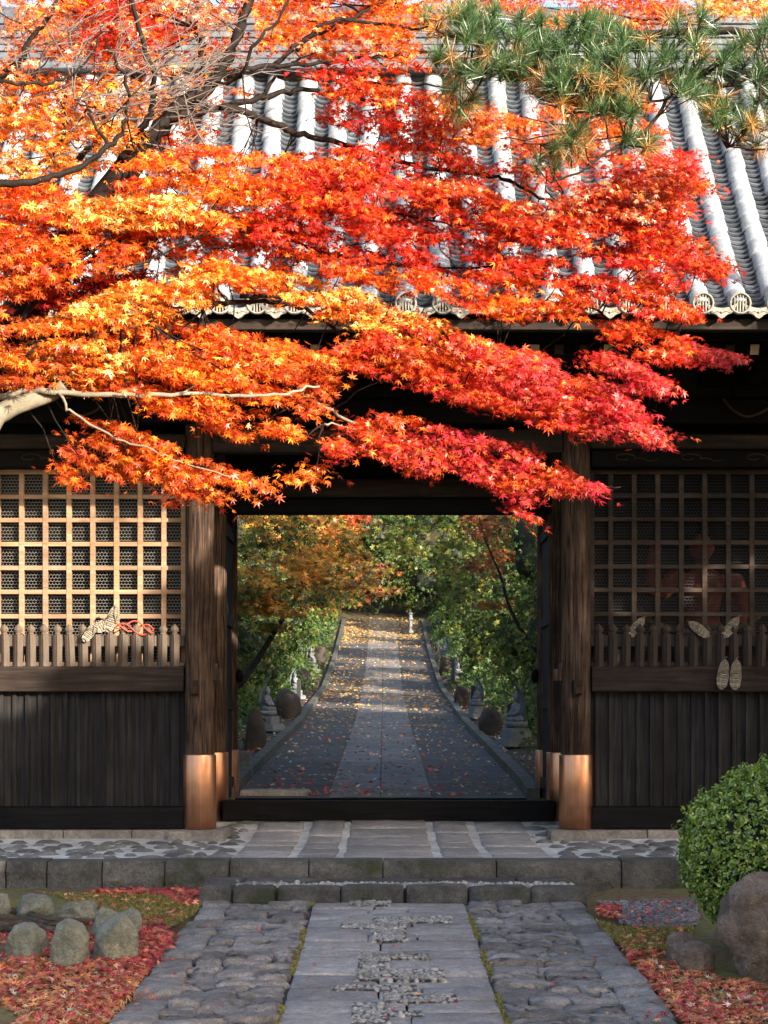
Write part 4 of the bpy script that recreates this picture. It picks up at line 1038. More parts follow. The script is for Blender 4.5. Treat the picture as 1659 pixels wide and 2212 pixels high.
    mid = [R([(-40, 395), (150, 372), (300, 335), (430, 312), (560, 335), (700, 330), (800, 315), (830, 370), (800, 420), (700, 450), (500, 500), (300, 510), (-40, 560)], .8, 330, 17, 4, 'orange', 'redor', .15, 48, 12, .28, 5),
           R([(60, 440), (320, 420), (470, 430), (520, 480), (330, 500), (120, 490)], .5, 95, 15, 4, 'yellow', 'orange', -.1, 46, 11, .3, 6),
           R([(600, 340), (830, 305), (850, 420), (870, 560), (700, 600), (550, 560), (540, 480)], .8, 170, 16, 8, 'red', 'redor', .2, 48, 12, .45, 7),
           R([(840, 390), (1010, 385), (1110, 425), (1200, 445), (1330, 372), (1440, 345), (1530, 400), (1500, 450), (1460, 500), (1590, 560), (1560, 610), (1480, 620), (1400, 600), (1280, 560), (1160, 590), (1080, 620), (1000, 600), (860, 575)], .9, 380, 17, 10, 'redor', 'red', .2, 46, 12, .5, 8),
           R([(250, 485), (560, 465), (740, 560), (640, 605), (400, 560), (260, 565)], .6, 80, 14, 6, 'deep', 'redor', .35, 46, 12, .45, 33),
           R([(-40, -60), (920, -60), (920, 30), (700, 45), (400, 25), (-40, 40)], .6, 110, 12, 4, 'orange', 'peach', .6, 44, 13, .4, 34),
           R([(900, 190), (1060, 230), (1180, 330), (1160, 420), (1020, 380), (900, 330), (840, 260)], .7, 62, 10, 10, 'redor', 'orange', .5, 42, 13, .45, 35),
           R([(600, 40), (900, 60), (880, 160), (640, 150)], .7, 46, 10, 6, 'orange', 'peach', .6, 42, 13, .4, 36),
           R([(640, 560), (860, 575), (900, 640), (780, 620)], .5, 26, 12, 8, 'redor', 'orange', .2, 42, 11, .4, 37),
           R([(820, 230), (960, 260), (960, 330), (1120, 370), (1010, 392), (880, 385), (820, 330)], .7, 60, 11, 8, 'redor', 'red', .5, 44, 12, .5, 31),
           R([(-40, 150), (260, 170), (420, 230), (300, 330), (100, 330), (-40, 300)], .8, 90, 11, 0, 'yellow', 'orange', .8, 44, 14, .5, 32),
           R([(900, 390), (1000, 392), (1120, 440), (1300, 400), (1440, 360), (1500, 410), (1440, 470), (1200, 480), (1000, 450)], .5, 110, 14, 6, 'redor', 'peach', -.1, 44, 12, .5, 9),
           R([(-40, 520), (250, 500), (340, 550), (210, 600), (90, 640), (-40, 650)], .7, 110, 16, -5, 'orange', 'deep', 0, 46, 12, .4, 10),
           R([(60, 620), (250, 585), (350, 580), (330, 640), (180, 680), (60, 660)], .5, 60, 14, -5, 'red', 'crim', .5, 44, 12, .5, 11)]
    low = [R([(100, 700), (170, 650), (350, 580), (470, 555), (600, 585), (760, 620), (880, 670), (1060, 738), (900, 760), (700, 690), (600, 648), (460, 650), (350, 690), (200, 720)], .6, 230, 17, 10, 'yellow', 'orange', .1, 46, 11, .45, 12),
           R([(-40, 650), (100, 690), (170, 690), (330, 680), (460, 705), (560, 722), (700, 762), (740, 800), (730, 860), (690, 900), (640, 950), (590, 935), (500, 965), (440, 910), (320, 890), (280, 845), (170, 850), (80, 830), (-40, 840)], .8, 330, 17, 8, 'orange', 'deep', .05, 46, 12, .4, 13),
           R([(50, 740), (200, 730), (420, 770), (620, 760), (600, 810), (330, 800), (60, 820)], .5, 60, 13, 6, 'yellow', 'orange', -.15, 42, 11, .5, 14),
           R([(700, 762), (880, 685), (1050, 737), (1220, 777), (1330, 757), (1400, 800), (1455, 830), (1440, 852), (1350, 850), (1430, 930), (1460, 970), (1400, 970), (1330, 930), (1250, 960), (1130, 900), (1000, 870), (880, 830), (760, 800)], .9, 420, 17, 13, 'redor', 'crim', .1, 46, 11, None, 15),
           R([(850, 570), (1150, 600), (1290, 640), (1270, 690), (1100, 690), (1000, 670), (900, 620)], .6, 80, 14, 8, 'redor', 'orange', .1, 44, 11, .4, 16),
           R([(1130, 590), (1400, 600), (1535, 640), (1510, 690), (1400, 680), (1300, 650), (1200, 630)], .6, 72, 14, 12, 'redor', 'red', .1, 42, 11, .4, 17),
           R([(1290, 690), (1400, 692), (1500, 742), (1625, 775), (1600, 790), (1480, 792), (1380, 780), (1310, 735)], .4, 62, 14, 17, 'redor', 'crim', .1, 38, 10, None, 18),
           R([(125, 1045), (150, 875), (200, 890), (260, 920), (330, 945), (400, 965), (480, 1010), (560, 1035), (640, 1020), (700, 1000), (735, 940), (745, 960), (690, 1035), (560, 1065), (470, 1090), (400, 1070), (375, 1105), (300, 1050), (200, 1055)], .4, 128, 15, 22, 'deep', 'orange', -.1, 42, 11, .5, 19),
           R([(700, 965), (760, 905), (880, 900), (1000, 930), (1080, 950), (1200, 980), (1260, 1040), (1350, 1050), (1280, 1066), (1200, 1070), (1130, 1090), (1162, 1142), (1100, 1100), (1040, 1040), (960, 1010), (880, 1050), (850, 1010), (760, 965), (720, 1025)], .5, 190, 15, 18, 'redor', 'crim', .05, 42, 11, None, 20)]
    cr = star_leaves('crown', t, up + mid + low)
    # fine twigs from the branches to the sprays
    tw = MB(); tb = MB(); P3 = np.array([tuple(p) for p in pts]); k = 0
    for r in up + mid + low:
        for c in r[2][NR.random(len(r[2])) < .16]:
            dd = np.linalg.norm(P3 - c, axis=1); i = int(dd.argmin())
            if .08 < dd[i] < .7:
                twig(tb, P3[i], c, .0055 if dd[i] > .4 else .004, -.03 if P3[i][2] < c[2] else .05); k += 1
    # bare grey twigs fanning out of the upper limbs
    for _ in range(95):
        X, Y = RN.uniform(20, 520), RN.uniform(60, 330); d = RN.uniform(8.5, 9.4); a = P(X, Y, d); i = int(np.linalg.norm(P3 - np.array(a), axis=1).argmin())
        a = Vector(P3[i]) if RN.random() < .5 else a; b = a + Vector((RN.uniform(-.15, .5), RN.uniform(-.25, .25), RN.uniform(-.06, .32)))
        q = twig(tw, a, b, .0042, RN.uniform(-.09, .07), .002)
        for _j in range(2): twig(tw, q[2], q[2] + Vector((RN.uniform(.02, .25), RN.uniform(-.1, .1), RN.uniform(-.05, .2))), .003, -.03, .0018, 4)
    tw.build('bare_twigs', M['twig'], t); tb.build('twigs', M['bark'], t)
_maple()

# ------------------------------------------------------------------ pale limb of a second maple, lower left
def _maple_pale():
    b = Vector((-2.35, -10.9, zf(-10.9)))
    t = thing('maple_tree', 'slender maple with a pale sunlit limb reaching in from the left edge', 'maple tree', b)
    m = MB(); q = smooth_path([tuple(b - Vector((0, 0, .1))), (-2.3, -10.9, .9), (-2.1, -10.8, 1.9), tuple(P(-30, 935, 8.3)), tuple(P(10, 888, 8.35)), tuple(P(60, 868, 8.4)), tuple(P(110, 852, 8.45)), tuple(P(138, 832, 8.45))], 5)
    m.tube(q, [.072 - .044 * i / (len(q) - 1) for i in range(len(q))], 12); m.build('trunk', M['bark_pale'], t)
    for ps, r0, r1 in (([(-60, 858, 8.4), (0, 857, 8.4), (65, 845, 8.4), (130, 847, 8.4), (210, 851, 8.5), (300, 853, 8.6), (420, 850, 8.7), (540, 856, 8.8), (620, 848, 8.9), (690, 835, 9)], .019, .006),
                       ([(130, 845, 8.4), (140, 870, 8.4), (160, 895, 8.4), (250, 945, 8.5), (330, 975, 8.6), (400, 1000, 8.7), (500, 1030, 8.8)], .008, .003),
                       ([(390, 852, 8.7), (410, 838, 8.7), (432, 822, 8.7)], .006, .003)):
        m = MB(); limb(m, ps, r0, r1); m.build('branch', M['bark_pale'], t)
    r = [spray_region([(290, 855), (400, 862), (540, 870), (520, 930), (440, 935), (420, 900), (340, 900)], 8.8, 8.9, .4, 16, 10, 12, 'deep', 'orange', 36, 10, .5)]
    star_leaves('crown', t, r)
_maple_pale()

# ------------------------------------------------------------------ small-leaved maples behind the pine, top right
def _maple_small():
    b = Vector((6.6, -4.6, zf(-4.6)))
    t = thing('maple_tree', 'small leaved orange maple seen through the pine against the roof', 'maple tree', b)
    m = MB(); q = smooth_path([tuple(b), (6.6, -4.6, 2.0), tuple(P(1960, 700, 15.4)), tuple(P(1920, 300, 15.3)), tuple(P(1830, 40, 15.2)), tuple(P(1680, -30, 15.1))], 5)
    m.tube(q, [.13 - .1 * i / (len(q) - 1) for i in range(len(q))], 10); m.build('trunk', M['bark'], t)
    for ps in ([(1680, -30, 15.1), (1520, 60, 15.0), (1400, 190, 14.8), (1260, 270, 14.6), (1120, 250, 14.5)], [(1400, 190, 14.8), (1390, 260, 14.8), (1330, 330, 14.7), (1250, 340, 14.5)],
               [(1680, -30, 15.1), (1450, 40, 15.2), (1300, 30, 15.2), (1120, 10, 15.2)]):
        m = MB(); limb(m, ps, .014, .004); m.build('branch', M['bark'], t)
    S = lambda poly, ncl, pal, pal2, f: spray_region(poly, 14.5, 15.1, .8, ncl, 15, 8, pal, pal2, 36, 12, f)
    r = [S([(900, 200), (1040, 230), (1120, 250), (1200, 215), (1400, 190), (1450, 300), (1400, 345), (1250, 355), (1110, 330), (960, 300)], 330, 'redor', 'orange', .6),
         S([(930, -40), (1420, -40), (1500, 20), (1400, 75), (1250, 80), (1100, 40), (900, 20)], 330, 'orange', 'redor', .4), S([(1450, -40), (1680, -40), (1680, 40), (1520, 30)], 110, 'yellow', 'orange', .2),
         S([(1440, 320), (1510, 330), (1520, 370), (1430, 420), (1400, 380)], 60, 'red', 'redor', .4), S([(1110, 340), (1440, 320), (1470, 400), (1300, 400), (1180, 440)], 90, 'redor', 'red', .4), S([(1480, 560), (1540, 330), (1500, 300), (1440, 480)], 20, 'redor', 'red', .5)]
    star_leaves('crown', t, r, (.024, .038))
_maple_small()

# ------------------------------------------------------------------ pine bough
def _pine():
    b = Vector((3.6, -9.4, zf(-9.4)))
    t = thing('pine_tree', 'pine bough with green and brown needle tufts entering from the right', 'pine tree', b)
    m = MB(); q = smooth_path([tuple(b), (3.5, -9.4, 1.5), (3.3, -9.35, 3.2), tuple(P(1990, 300, 10)), tuple(P(1960, 60, 10)), tuple(P(1950, -260, 10))], 5)
    m.tube(q, [.16 - .05 * i / (len(q) - 1) for i in range(len(q))], 12); m.build('trunk', M['pine_bark'], t)
    P3 = []
    for ps, r0, r1 in (([(1965, 90, 10), (1800, 76, 10), (1659, 70, 10), (1500, 68, 10), (1340, 72, 10), (1220, 90, 9.9), (1120, 110, 9.8), (1010, 90, 9.7), (940, 60, 9.6)], .030, .006),
                       ([(1760, 78, 10), (1680, 130, 9.9), (1560, 190, 9.8), (1490, 170, 9.7), (1440, 215, 9.6), (1400, 280, 9.5), (1330, 320, 9.4), (1250, 370, 9.4), (1190, 395, 9.4)], .016, .005),
                       ([(1300, 78, 10), (1240, 150, 9.8), (1190, 170, 9.7), (1100, 165, 9.6), (1000, 150, 9.5)], .012, .004), ([(1500, 70, 10), (1400, 150, 9.8), (1340, 200, 9.6), (1300, 235, 9.5), (1220, 245, 9.4)], .012, .004),
                       ([(1660, 130, 9.9), (1640, 220, 9.8), (1610, 290, 9.7), (1570, 320, 9.6)], .010, .004), ([(1440, 215, 9.6), (1340, 230, 9.5), (1200, 290, 9.4), (1080, 300, 9.4)], .008, .003), ([(1400, 280, 9.5), (1310, 300, 9.4), (1130, 310, 9.4)], .007, .003),
                       ([(1900, 84, 10), (1780, 180, 9.8), (1690, 240, 9.6)], .016, .006)):
        m = MB(); P3 += limb(m, ps, r0, r1, 4, 7, .008); m.build('branch', M['pine_bark'], t)
    P3 = np.array([tuple(p) for p in P3])
    tufts = []
    def T(poly, n, d, th, pb):
        for X, Y in sample_poly(poly, n): tufts.append((P(X, Y, d + RN.uniform(-th, th)), pb))
    T([(900, 20), (1060, 0), (1200, 40), (1280, 30), (1400, 90), (1330, 130), (1290, 170), (1180, 190), (1050, 120), (930, 80)], 170, 9.7, .35, .06)
    T([(960, 110), (1100, 120), (1280, 150), (1340, 200), (1200, 230), (1090, 170), (980, 190), (930, 130)], 90, 9.5, .3, .35)
    T([(1250, 90), (1680, 50), (1700, 280), (1560, 280), (1500, 200), (1400, 170), (1300, 180)], 120, 9.7, .35, .12)
    T([(1180, 160), (1340, 150), (1400, 250), (1300, 250), (1190, 200)], 90, 9.5, .3, .35)
    T([(960, 170), (1050, 190), (1010, 260), (960, 230)], 12, 9.5, .2, .3)
    T([(1180, 250), (1290, 270), (1270, 330), (1150, 380), (1190, 300)], 30, 9.45, .2, .25)
    T([(1330, 280), (1420, 270), (1420, 330), (1350, 330)], 12, 9.45, .2, .15)
    T([(1480, 170), (1560, 230), (1600, 300), (1500, 260)], 18, 9.6, .3, .2)
    T([(1560, 270), (1690, 240), (1690, 330), (1600, 330)], 14, 9.6, .3, .12)
    T([(1420, 20), (1480, 0), (1560, 60), (1450, 70)], 10, 9.8, .3, .3)
    tw = MB(); C = []; Nn = []; tip = []; col = []; siz = []
    for p, pb in tufts:
        brown = RN.random() < pb; i = int(np.linalg.norm(P3 - np.array(p), axis=1).argmin()); a = Vector(P3[i])
        if (a - p).length < .7: twig(tw, a, p, .005, .03, .003, 4)
        ax = (p - a).normalized() * .6 + Vector((RN.gauss(0, .35), RN.gauss(0, .35) - .25, .55 if not brown else RN.gauss(-.1, .4))); ax.normalize()
        nn = 85 if not brown else 60; pal = np.array(PAL['brownneedle' if brown else 'needle']); tint = 1 + RN.gauss(0, .18)
        for _ in range(nn):
            dv = (ax * (.75 if not brown else .35) + Vector((RN.gauss(0, .55), RN.gauss(0, .55), RN.gauss(0, .55)))).normalized()
            l = RN.uniform(.05, .105); C.append(p + dv * l * .5 - ax * RN.uniform(0, .05)); tip.append(dv); siz.append(l); col.append(pal[RN.randrange(len(pal))] * tint)
    C = np.array([tuple(c) for c in C]); tip = np.array([tuple(c) for c in tip]); n = len(C)
    Nn = np.cross(tip, NR.normal(size=(n, 3)))
    nd = (np.array([(-.014, -.55, 0), (.014, -.55, 0), (.010, .3, 0), (0, .6, 0), (-.010, .3, 0)], float), np.array([(0, 1, 2), (0, 2, 4), (4, 2, 3)], int))
    global NR_keep
    # needles keep their own direction (no scatter)
    tv, tf = nd; B = unit(tip); Nq = unit(Nn); Tq = np.cross(B, Nq); s = np.array(siz) * 1.15; s[:] = np.maximum(s, .05)
    leaf_needles(t, C, Tq, B, Nq, s, np.array(col), nd)
    tw.build('twigs', M['pine_bark'], t)
def leaf_needles(t, C, T, B, Nq, s, col, tmpl):
    tv, tf = tmpl; n = len(C); k = len(tv)
    V = (C[:, None, :] + s[:, None, None] * (tv[None, :, 0:1] * T[:, None, :] + tv[None, :, 1:2] * B[:, None, :])).reshape(-1, 3)
    Fc = (tf[None] + (np.arange(n) * k)[:, None, None]).reshape(-1, 3)
    me = bpy.data.meshes.new('needles'); me.vertices.add(len(V)); me.vertices.foreach_set('co', V.astype(np.float32).ravel())
    me.loops.add(Fc.size); me.loops.foreach_set('vertex_index', Fc.astype(np.int32).ravel())
    me.polygons.add(len(Fc)); me.polygons.foreach_set('loop_start', np.arange(0, Fc.size, 3, dtype=np.int32)); me.update(calc_edges=True)
    ca = me.color_attributes.new('Col', 'FLOAT_COLOR', 'POINT'); c4 = np.ones((n, k, 4), np.float32); c4[:, :, :3] = np.clip(col, 0, 1)[:, None, :]
    ca.data.foreach_set('color', c4.ravel()); me.materials.append(M['needle'])
    o = bpy.data.objects.new('needles', me); COL.objects.link(o); attach(o, t); return o
_pine()

# ------------------------------------------------------------------ yard: azalea, boulder, rocks, roots, gravel, fallen leaves
def _azalea():
    c = Vector((2.72, -6.6, .26)); b = Vector((c.x, c.y, zf(c.y)))
    t = thing('azalea_bush', 'clipped round green azalea bush beside the boulder', 'bush', b)
    m = MB(); m.blob(c, (.52, .52, .52), 3, .15, 1.6, 4); m.build('dark_core', M['core'], t)
    m = MB()
    for k in range(7):
        m.tube([b + Vector((RN.gauss(0, .05), RN.gauss(0, .05), -.05)), b + Vector((RN.gauss(0, .15), RN.gauss(0, .15), .35)), c + Vector((RN.gauss(0, .3), RN.gauss(0, .3), .1))], [.02, .015, .006], 6)
    m.build('stem', M['bark'], t)
    n = 7000; d = unit(NR.normal(size=(n, 3)))
    nz = np.array([noise.noise(Vector(q * 2.3)) * .5 + noise.noise(Vector(q * 6)) * .35 for q in d])
    r = .60 * (1 + .19 * nz) + np.where(NR.random(n) < .03, .05, 0) - .07 * NR.random(n) ** 2
    sq = np.array([1.02, 1.0, .98])
    C = np.array(c) + d * r[:, None] * sq; C = C[C[:, 2] > b.z + .06]; n = len(C)
    d = unit(C - np.array(c)); 
    # each rosette is several small leaves
    per = 6; idx = np.repeat(np.arange(n), per); Nn = d[idx] * .8 + NR.normal(size=(n * per, 3)) * .75 + np.array([0, 0, .25])
    CC = C[idx] + NR.normal(size=(n * per, 3)) * .010
    base = palette('azalea', n, .15)[idx] * (1 + NR.normal(size=(n * per, 1)) * .18)
    leaf_cloud('crown', M['azalea'], t, CC, Nn, .012 + .009 * NR.random(n * per), base, RHOMB)
_azalea()

def rock(name, label, cat, X, Yb, wpx, hpx, mat, seed, group=None, depthf=.8, front=True, sub=5, amp=.22, freq=1.3, squash=.55):
    g = G(X, Yb) if front else A(X, Yb); d = g.y - CAMY; k = d / F; rx = wpx * k / 2; h = hpx * k; rz_ = h / (1 + squash)
    t = MB(); t.blob((0, 0, h - rz_), (rx * 1.08, rx * depthf * 1.08, rz_ * 1.06), sub, amp, freq, seed, squash + .25, facets=11)
    o = t.build(name, mat); o.location = (g.x, g.y + rx * depthf * .75, g.z); tag(o, label, cat, group); return o
rock('boulder', 'large brown boulder at the right edge in front of the bush', 'boulder', 1810, 2128, 400, 290, M['rock_b'], 3, None, .7, True, 5, .26, 1.1)
rock('rock', 'rounded low brown rock at the foot of the boulder, in front', 'rock', 1508, 2098, 92, 58, M['rock_b'], 5, 'rocks by the boulder', .8, True, 4, .1)
rock('rock', 'flatter brown rock tucked between boulder and bush, behind the low one', 'rock', 1478, 2084, 80, 66, M['rock_b'], 6, 'rocks by the boulder', .8, True, 4, .12)
for i, (X, Y, wv, hv, lab) in enumerate(((50, 2072, 92, 74, 'squat grey green rock at the left edge of the front row'), (145, 2090, 92, 98, 'upright grooved grey rock in the middle of the front row'),
        (246, 2076, 104, 96, 'rounded lichen rock at the right end of the front row'), (275, 2020, 62, 54, 'small pale rock behind the rounded lichen rock, tilted toward the path'),
        (225, 2026, 66, 66, 'grey rock directly behind the rounded lichen rock'), (165, 1992, 92, 48, 'long grey rock with white patches in the back row'), (72, 1984, 84, 50, 'mossy brown rock in the back row near the roots'), (-6, 1990, 50, 66, 'dark mossy rock cut by the left edge of the frame'))):
    rock('rock', lab, 'rock', X, Y, wv, hv, M['rock'], 20 + i, 'rocks edging the left bed', .8, True, 4, .16, 1.4)
def _roots():
    m = MB()
    for ps in ([(-30, 2000), (20, 1992), (60, 1996), (110, 2006), (150, 2003)], [(-30, 1985), (40, 1978), (90, 1994), (160, 1999), (210, 1998)], [(-30, 2020), (10, 2015), (45, 2024), (80, 2040)], [(0, 2008), (50, 2003), (90, 2014), (140, 2022)]):
        q = [G(a, b) + Vector((0, 0, .035)) for a, b in ps]; m.tube(smooth_path(q, 4), [.035 - .02 * i / (len(ps) * 4) + RN.uniform(-.004, .004) for i in range((len(ps) - 1) * 4 + 1)], 7)
    tag(m.build('dead_root', M['root']), 'twisted dead roots lying among the rocks at left', 'root')
_roots()
def _gravel():
    C = []; m = MB()
    for X, Y in sample_poly([(1290, 1948), (1500, 1945), (1512, 2000), (1420, 2010), (1340, 1995)], 1300):
        g = G(X, Y); r = RN.uniform(.010, .022); m.blob(g + Vector((0, 0, .008)), (r, r, r * .7), 1, .3, 1, RN.random() * 50)
    for i in range(len(m.sm)): m.sm[i] = False
    tag(m.build('gravel', mat_stone('gravel_stone', (.10, .10, .11), (.24, .235, .24), 30, .3, (.55, 1.4))), 'dark grey gravel patch between the path and the bush', 'gravel', None, 'stuff')
_gravel()
def fallen(name, label, polys, size=(.026, .050), front=True, lift=.012, mat='fallen'):
    C = []; col = []
    for poly, n, pal in polys:
        for X, Y in sample_poly(poly, n):
            g = G(X, Y); x, y = g.x, g.y
            if n > 600: x += .25 * noise.noise(Vector((g.x * 2.1, g.y * 1.5, 7))); y += .3 * noise.noise(Vector((g.x * 3, g.y * 2, 2)))
            if n > 90 and PL - .01 < x < PR + .01 and RN.random() < .93: x = PL - RN.uniform(.02, .3) if x < 0 else PR + RN.uniform(.02, .3)
            C.append((x, y, zf(y) + RN.uniform(.004, lift * 2.6)))
        col.append(palette(pal, n, .2))
    C = np.array(C); col = np.vstack(col); n = len(C)
    Nn = np.array([0, -.1, 1.0]) + NR.normal(size=(n, 3)) * .32
    o = leaf_cloud(name, M[mat], None, C, Nn, size[0] + NR.random(n) * (size[1] - size[0]), col, MAPLE)
    tag(o, label, 'fallen leaves', None, 'stuff')
LG = [(-20, 2000), (300, 2000), (420, 1975), (330, 2110), (228, 2225), (-20, 2225)]
fallen('fallen_leaves', 'red and orange fallen maple leaves carpeting the bed left of the path',
       [([(-20, 2060), (280, 2050), (370, 2060), (255, 2240), (-20, 2240)], 1500, 'fallen'), ([(-20, 2080), (260, 2080), (330, 2100), (250, 2250), (-20, 2250)], 1900, 'fallen_o'),
        ([(270, 2020), (400, 1985), (380, 2020), (300, 2130), (230, 2090)], 800, 'fallen'), ([(-20, 1990), (200, 1990), (240, 2060), (-20, 2050)], 500, 'fallen'), ([(200, 1925), (440, 1920), (430, 1955), (400, 1962), (350, 1936), (200, 1934)], 420, 'fallen'),
        ([(100, 1930), (400, 1940), (400, 1990), (300, 1990)], 150, 'fallen_o'), ([(0, 2060), (280, 2060), (230, 2212), (0, 2212)], 110, 'tan')])
fallen('fallen_leaves', 'red and orange fallen maple leaves carpeting the bed right of the path',
       [([(1345, 2055), (1480, 2060), (1560, 2130), (1690, 2150), (1690, 2250), (1480, 2250), (1385, 2120), (1320, 2040)], 1000, 'fallen'), ([(1370, 2080), (1400, 2080), (1690, 2140), (1690, 2250), (1470, 2250), (1380, 2115)], 1500, 'fallen_o'),
        ([(1285, 1955), (1340, 1960), (1340, 1990), (1300, 1985)], 130, 'fallen'), ([(1340, 1950), (1500, 1950), (1500, 2010), (1350, 2010)], 110, 'fallen'), ([(1330, 2010), (1480, 2010), (1450, 2060), (1350, 2060)], 110, 'fallen_o'), ([(1400, 2080), (1660, 2140), (1660, 2212), (1480, 2212)], 70, 'tan')])
fallen('scattered_leaves', 'few small red and yellow maple leaves scattered over the stone path', [([(440, 1975), (1265, 1975), (1470, 2212), (250, 2212)], 85, 'fallen'), ([(440, 1975), (1265, 1975), (1470, 2212), (250, 2212)], 45, 'fallen_o')], (.014, .024), True, .02)

def _mosstuft():
    C = []
    for X, Y in list(sample_poly([(90, 1930), (420, 1938), (400, 1990), (300, 2000), (220, 1965)], 5200)) + list(sample_poly([(1285, 1990), (1345, 2005), (1500, 2000), (1480, 2050), (1360, 2055), (1320, 2030)], 4200)) + list(sample_poly([(350, 1955), (440, 1948), (425, 1975), (360, 2010)], 900)):
        g = G(X, Y); C.append((g.x, g.y, g.z + .012))
    for x0 in (SL - .006, SR + .006):
        for _ in range(2600):
            y = RN.uniform(-9.6, -4.0)
            if noise.noise(Vector((y * 1.1, x0 * 9, 0))) > -.05: C.append((x0 + RN.gauss(0, .010), y, zf(y) - .012 + RN.uniform(0, .014)))
    C = np.array(C); n = len(C); Nn = NR.normal(size=(n, 3)) * .6 + np.array([0, -.5, .6]); tip = np.array([0, 0, 1.0]) + NR.normal(size=(n, 3)) * .4
    c = np.array([(.17, .17, .03), (.12, .13, .025), (.24, .20, .05), (.32, .22, .06)])[NR.integers(0, 4, n)] * (1 + NR.normal(size=(n, 1)) * .2)
    o = leaf_cloud('moss', M['fallen'], None, C, Nn, .010 + .012 * NR.random(n), c, (RHOMB[0] * np.array([.5, 1, 1]), RHOMB[1]), tip)
    tag(o, 'yellow green moss cushions beside the path', 'moss', None, 'stuff')
_mosstuft()

# ------------------------------------------------------------------ the alley behind the gate
XA = -.04; HW = 1.8
def _alley():
    ys = [2.75]
    while ys[-1] < 64.5: ys.append(ys[-1] + (.9 if ys[-1] < 40 else 1.8))
    side = MB(); ctr = MB(); kb = MB(); ver = MB()
    for y0, y1 in zip(ys[:-1], ys[1:]):
        g = .012 * (1 + y0 / 20)
        for xa, xb in ((XA - HW, XA - .655), (XA + .645, XA + HW)):
            nrow = 3
            for k in range(nrow):
                a = y0 + (y1 - y0) * k / nrow; b = y0 + (y1 - y0) * (k + 1) / nrow - g
                side.add([(xa, a, za(a)), (xb, a, za(a)), (xb, b, za(b)), (xa, b, za(b))], [(0, 1, 2, 3)])
        for xa, xb in ((XA - .64, XA - .012), (XA + .004, XA + .632)):
            ctr.add([(xa, y0 + g, za(y0 + g) + .006), (xb, y0 + g, za(y0 + g) + .006), (xb, y1, za(y1) + .006), (xa, y1, za(y1) + .006)], [(0, 1, 2, 3)])
        for s in (-1, 1):
            x0 = XA + s * (HW + .01); x1 = XA + s * (HW + .17); h = .12
            a, b = y0 + .012, y1 - .012
            vs = [(x0, a, za(a) - .1), (x1, a, za(a) - .1), (x1, a, za(a) + h), (x0, a, za(a) + h), (x0, b, za(b) - .1), (x1, b, za(b) - .1), (x1, b, za(b) + h), (x0, b, za(b) + h)]
            kb.add(vs, [(0, 1, 2, 3), (7, 6, 5, 4), (3, 2, 6, 7), (0, 3, 7, 4), (1, 5, 6, 2)])
    bed = MB()
    for y0, y1 in zip(ys[:-1], ys[1:]):
        bed.add([(XA - HW, y0, za(y0) - .008), (XA + HW, y0, za(y0) - .008), (XA + HW, y1, za(y1) - .008), (XA - HW, y1, za(y1) - .008)], [(0, 1, 2, 3)])
    struct(bed, 'alley_bed', M['joint']); struct(side, 'alley_paving', M['alley']); struct(ctr, 'alley_centre_slabs', M['alley_c']); struct(kb, 'alley_kerb', mat_stone('dark_mossy_kerb', (.04, .04, .04), (.105, .10, .092), 5, .6, (.7, 1.2), ((.035, .05, .015), 1.2, .5)))
    dr = MB(); dr.b2(-1.8, -.95, 3.0, 3.5, .2, za(3.2) + .05); struct(dr, 'drain_slab', M['slab'], .01)
_alley()
def alley_leaves():
    n = 4200; y = 3 + 60 * NR.random(n) ** 1.7; s = NR.random(n); x = XA + (NR.random(n) * 2 - 1) * 1.78
    edge = NR.random(n) < .45; x = np.where(edge, XA + np.sign(x - XA) * (1.95 + 1.2 * NR.random(n)), x)
    z = np.array([gz(a, b) + (.06 if abs(a) > 1.9 else 0) for a, b in zip(x, y)]) + .01
    z = np.where(np.abs(x - XA) < 1.8, np.array([za(b) for b in y]) + .018, z)
    C = np.stack([x, y, z], 1); Nn = np.array([0, -.25, 1.0]) + NR.normal(size=(n, 3)) * .3
    c = np.vstack([palette('fallen_o', n // 2, .25), palette('rust', n - n // 2, .25)])
    c = np.where((NR.random(n) < .25)[:, None], palette('tan', n), c)
    c = np.where(((y < 9) & (x < 1.2) & (NR.random(n) < .5))[:, None], palette('fallen', n), c)
    n2 = 5200; y = np.where(NR.random(n2) < .3, 56 + 11 * NR.random(n2), 16 + 49 * NR.random(n2) ** .7); x = XA + (NR.random(n2) * 2 - 1) * 1.85; k = np.array([noise.noise(Vector((a * .35, b * .9, 3))) for a, b in zip(x, y)]) + (y > 57.5) * .5 - (y < 24) * .15  # fallen gold leaves, massed in streaks and at the end as painted sun patches
    x, y = x[k > -.02], y[k > -.02]; n2 = len(x); z = np.array([za(b) for b in y]) + .02
    C = np.vstack([C, np.stack([x, y, z], 1)]); Nn = np.vstack([Nn, np.array([0, -.25, 1.0]) + NR.normal(size=(n2, 3)) * .3])
    c = np.vstack([c, palette('gold', n2, .2)]); sz = np.concatenate([.030 + .03 * NR.random(n), .045 + .045 * NR.random(n2)])
    o = leaf_cloud('alley_leaves', M['fallen'], None, C, Nn, sz, c, MAPLE)
    tag(o, 'brown and red fallen leaves strewn along the paved alley', 'fallen leaves', None, 'stuff')
alley_leaves()

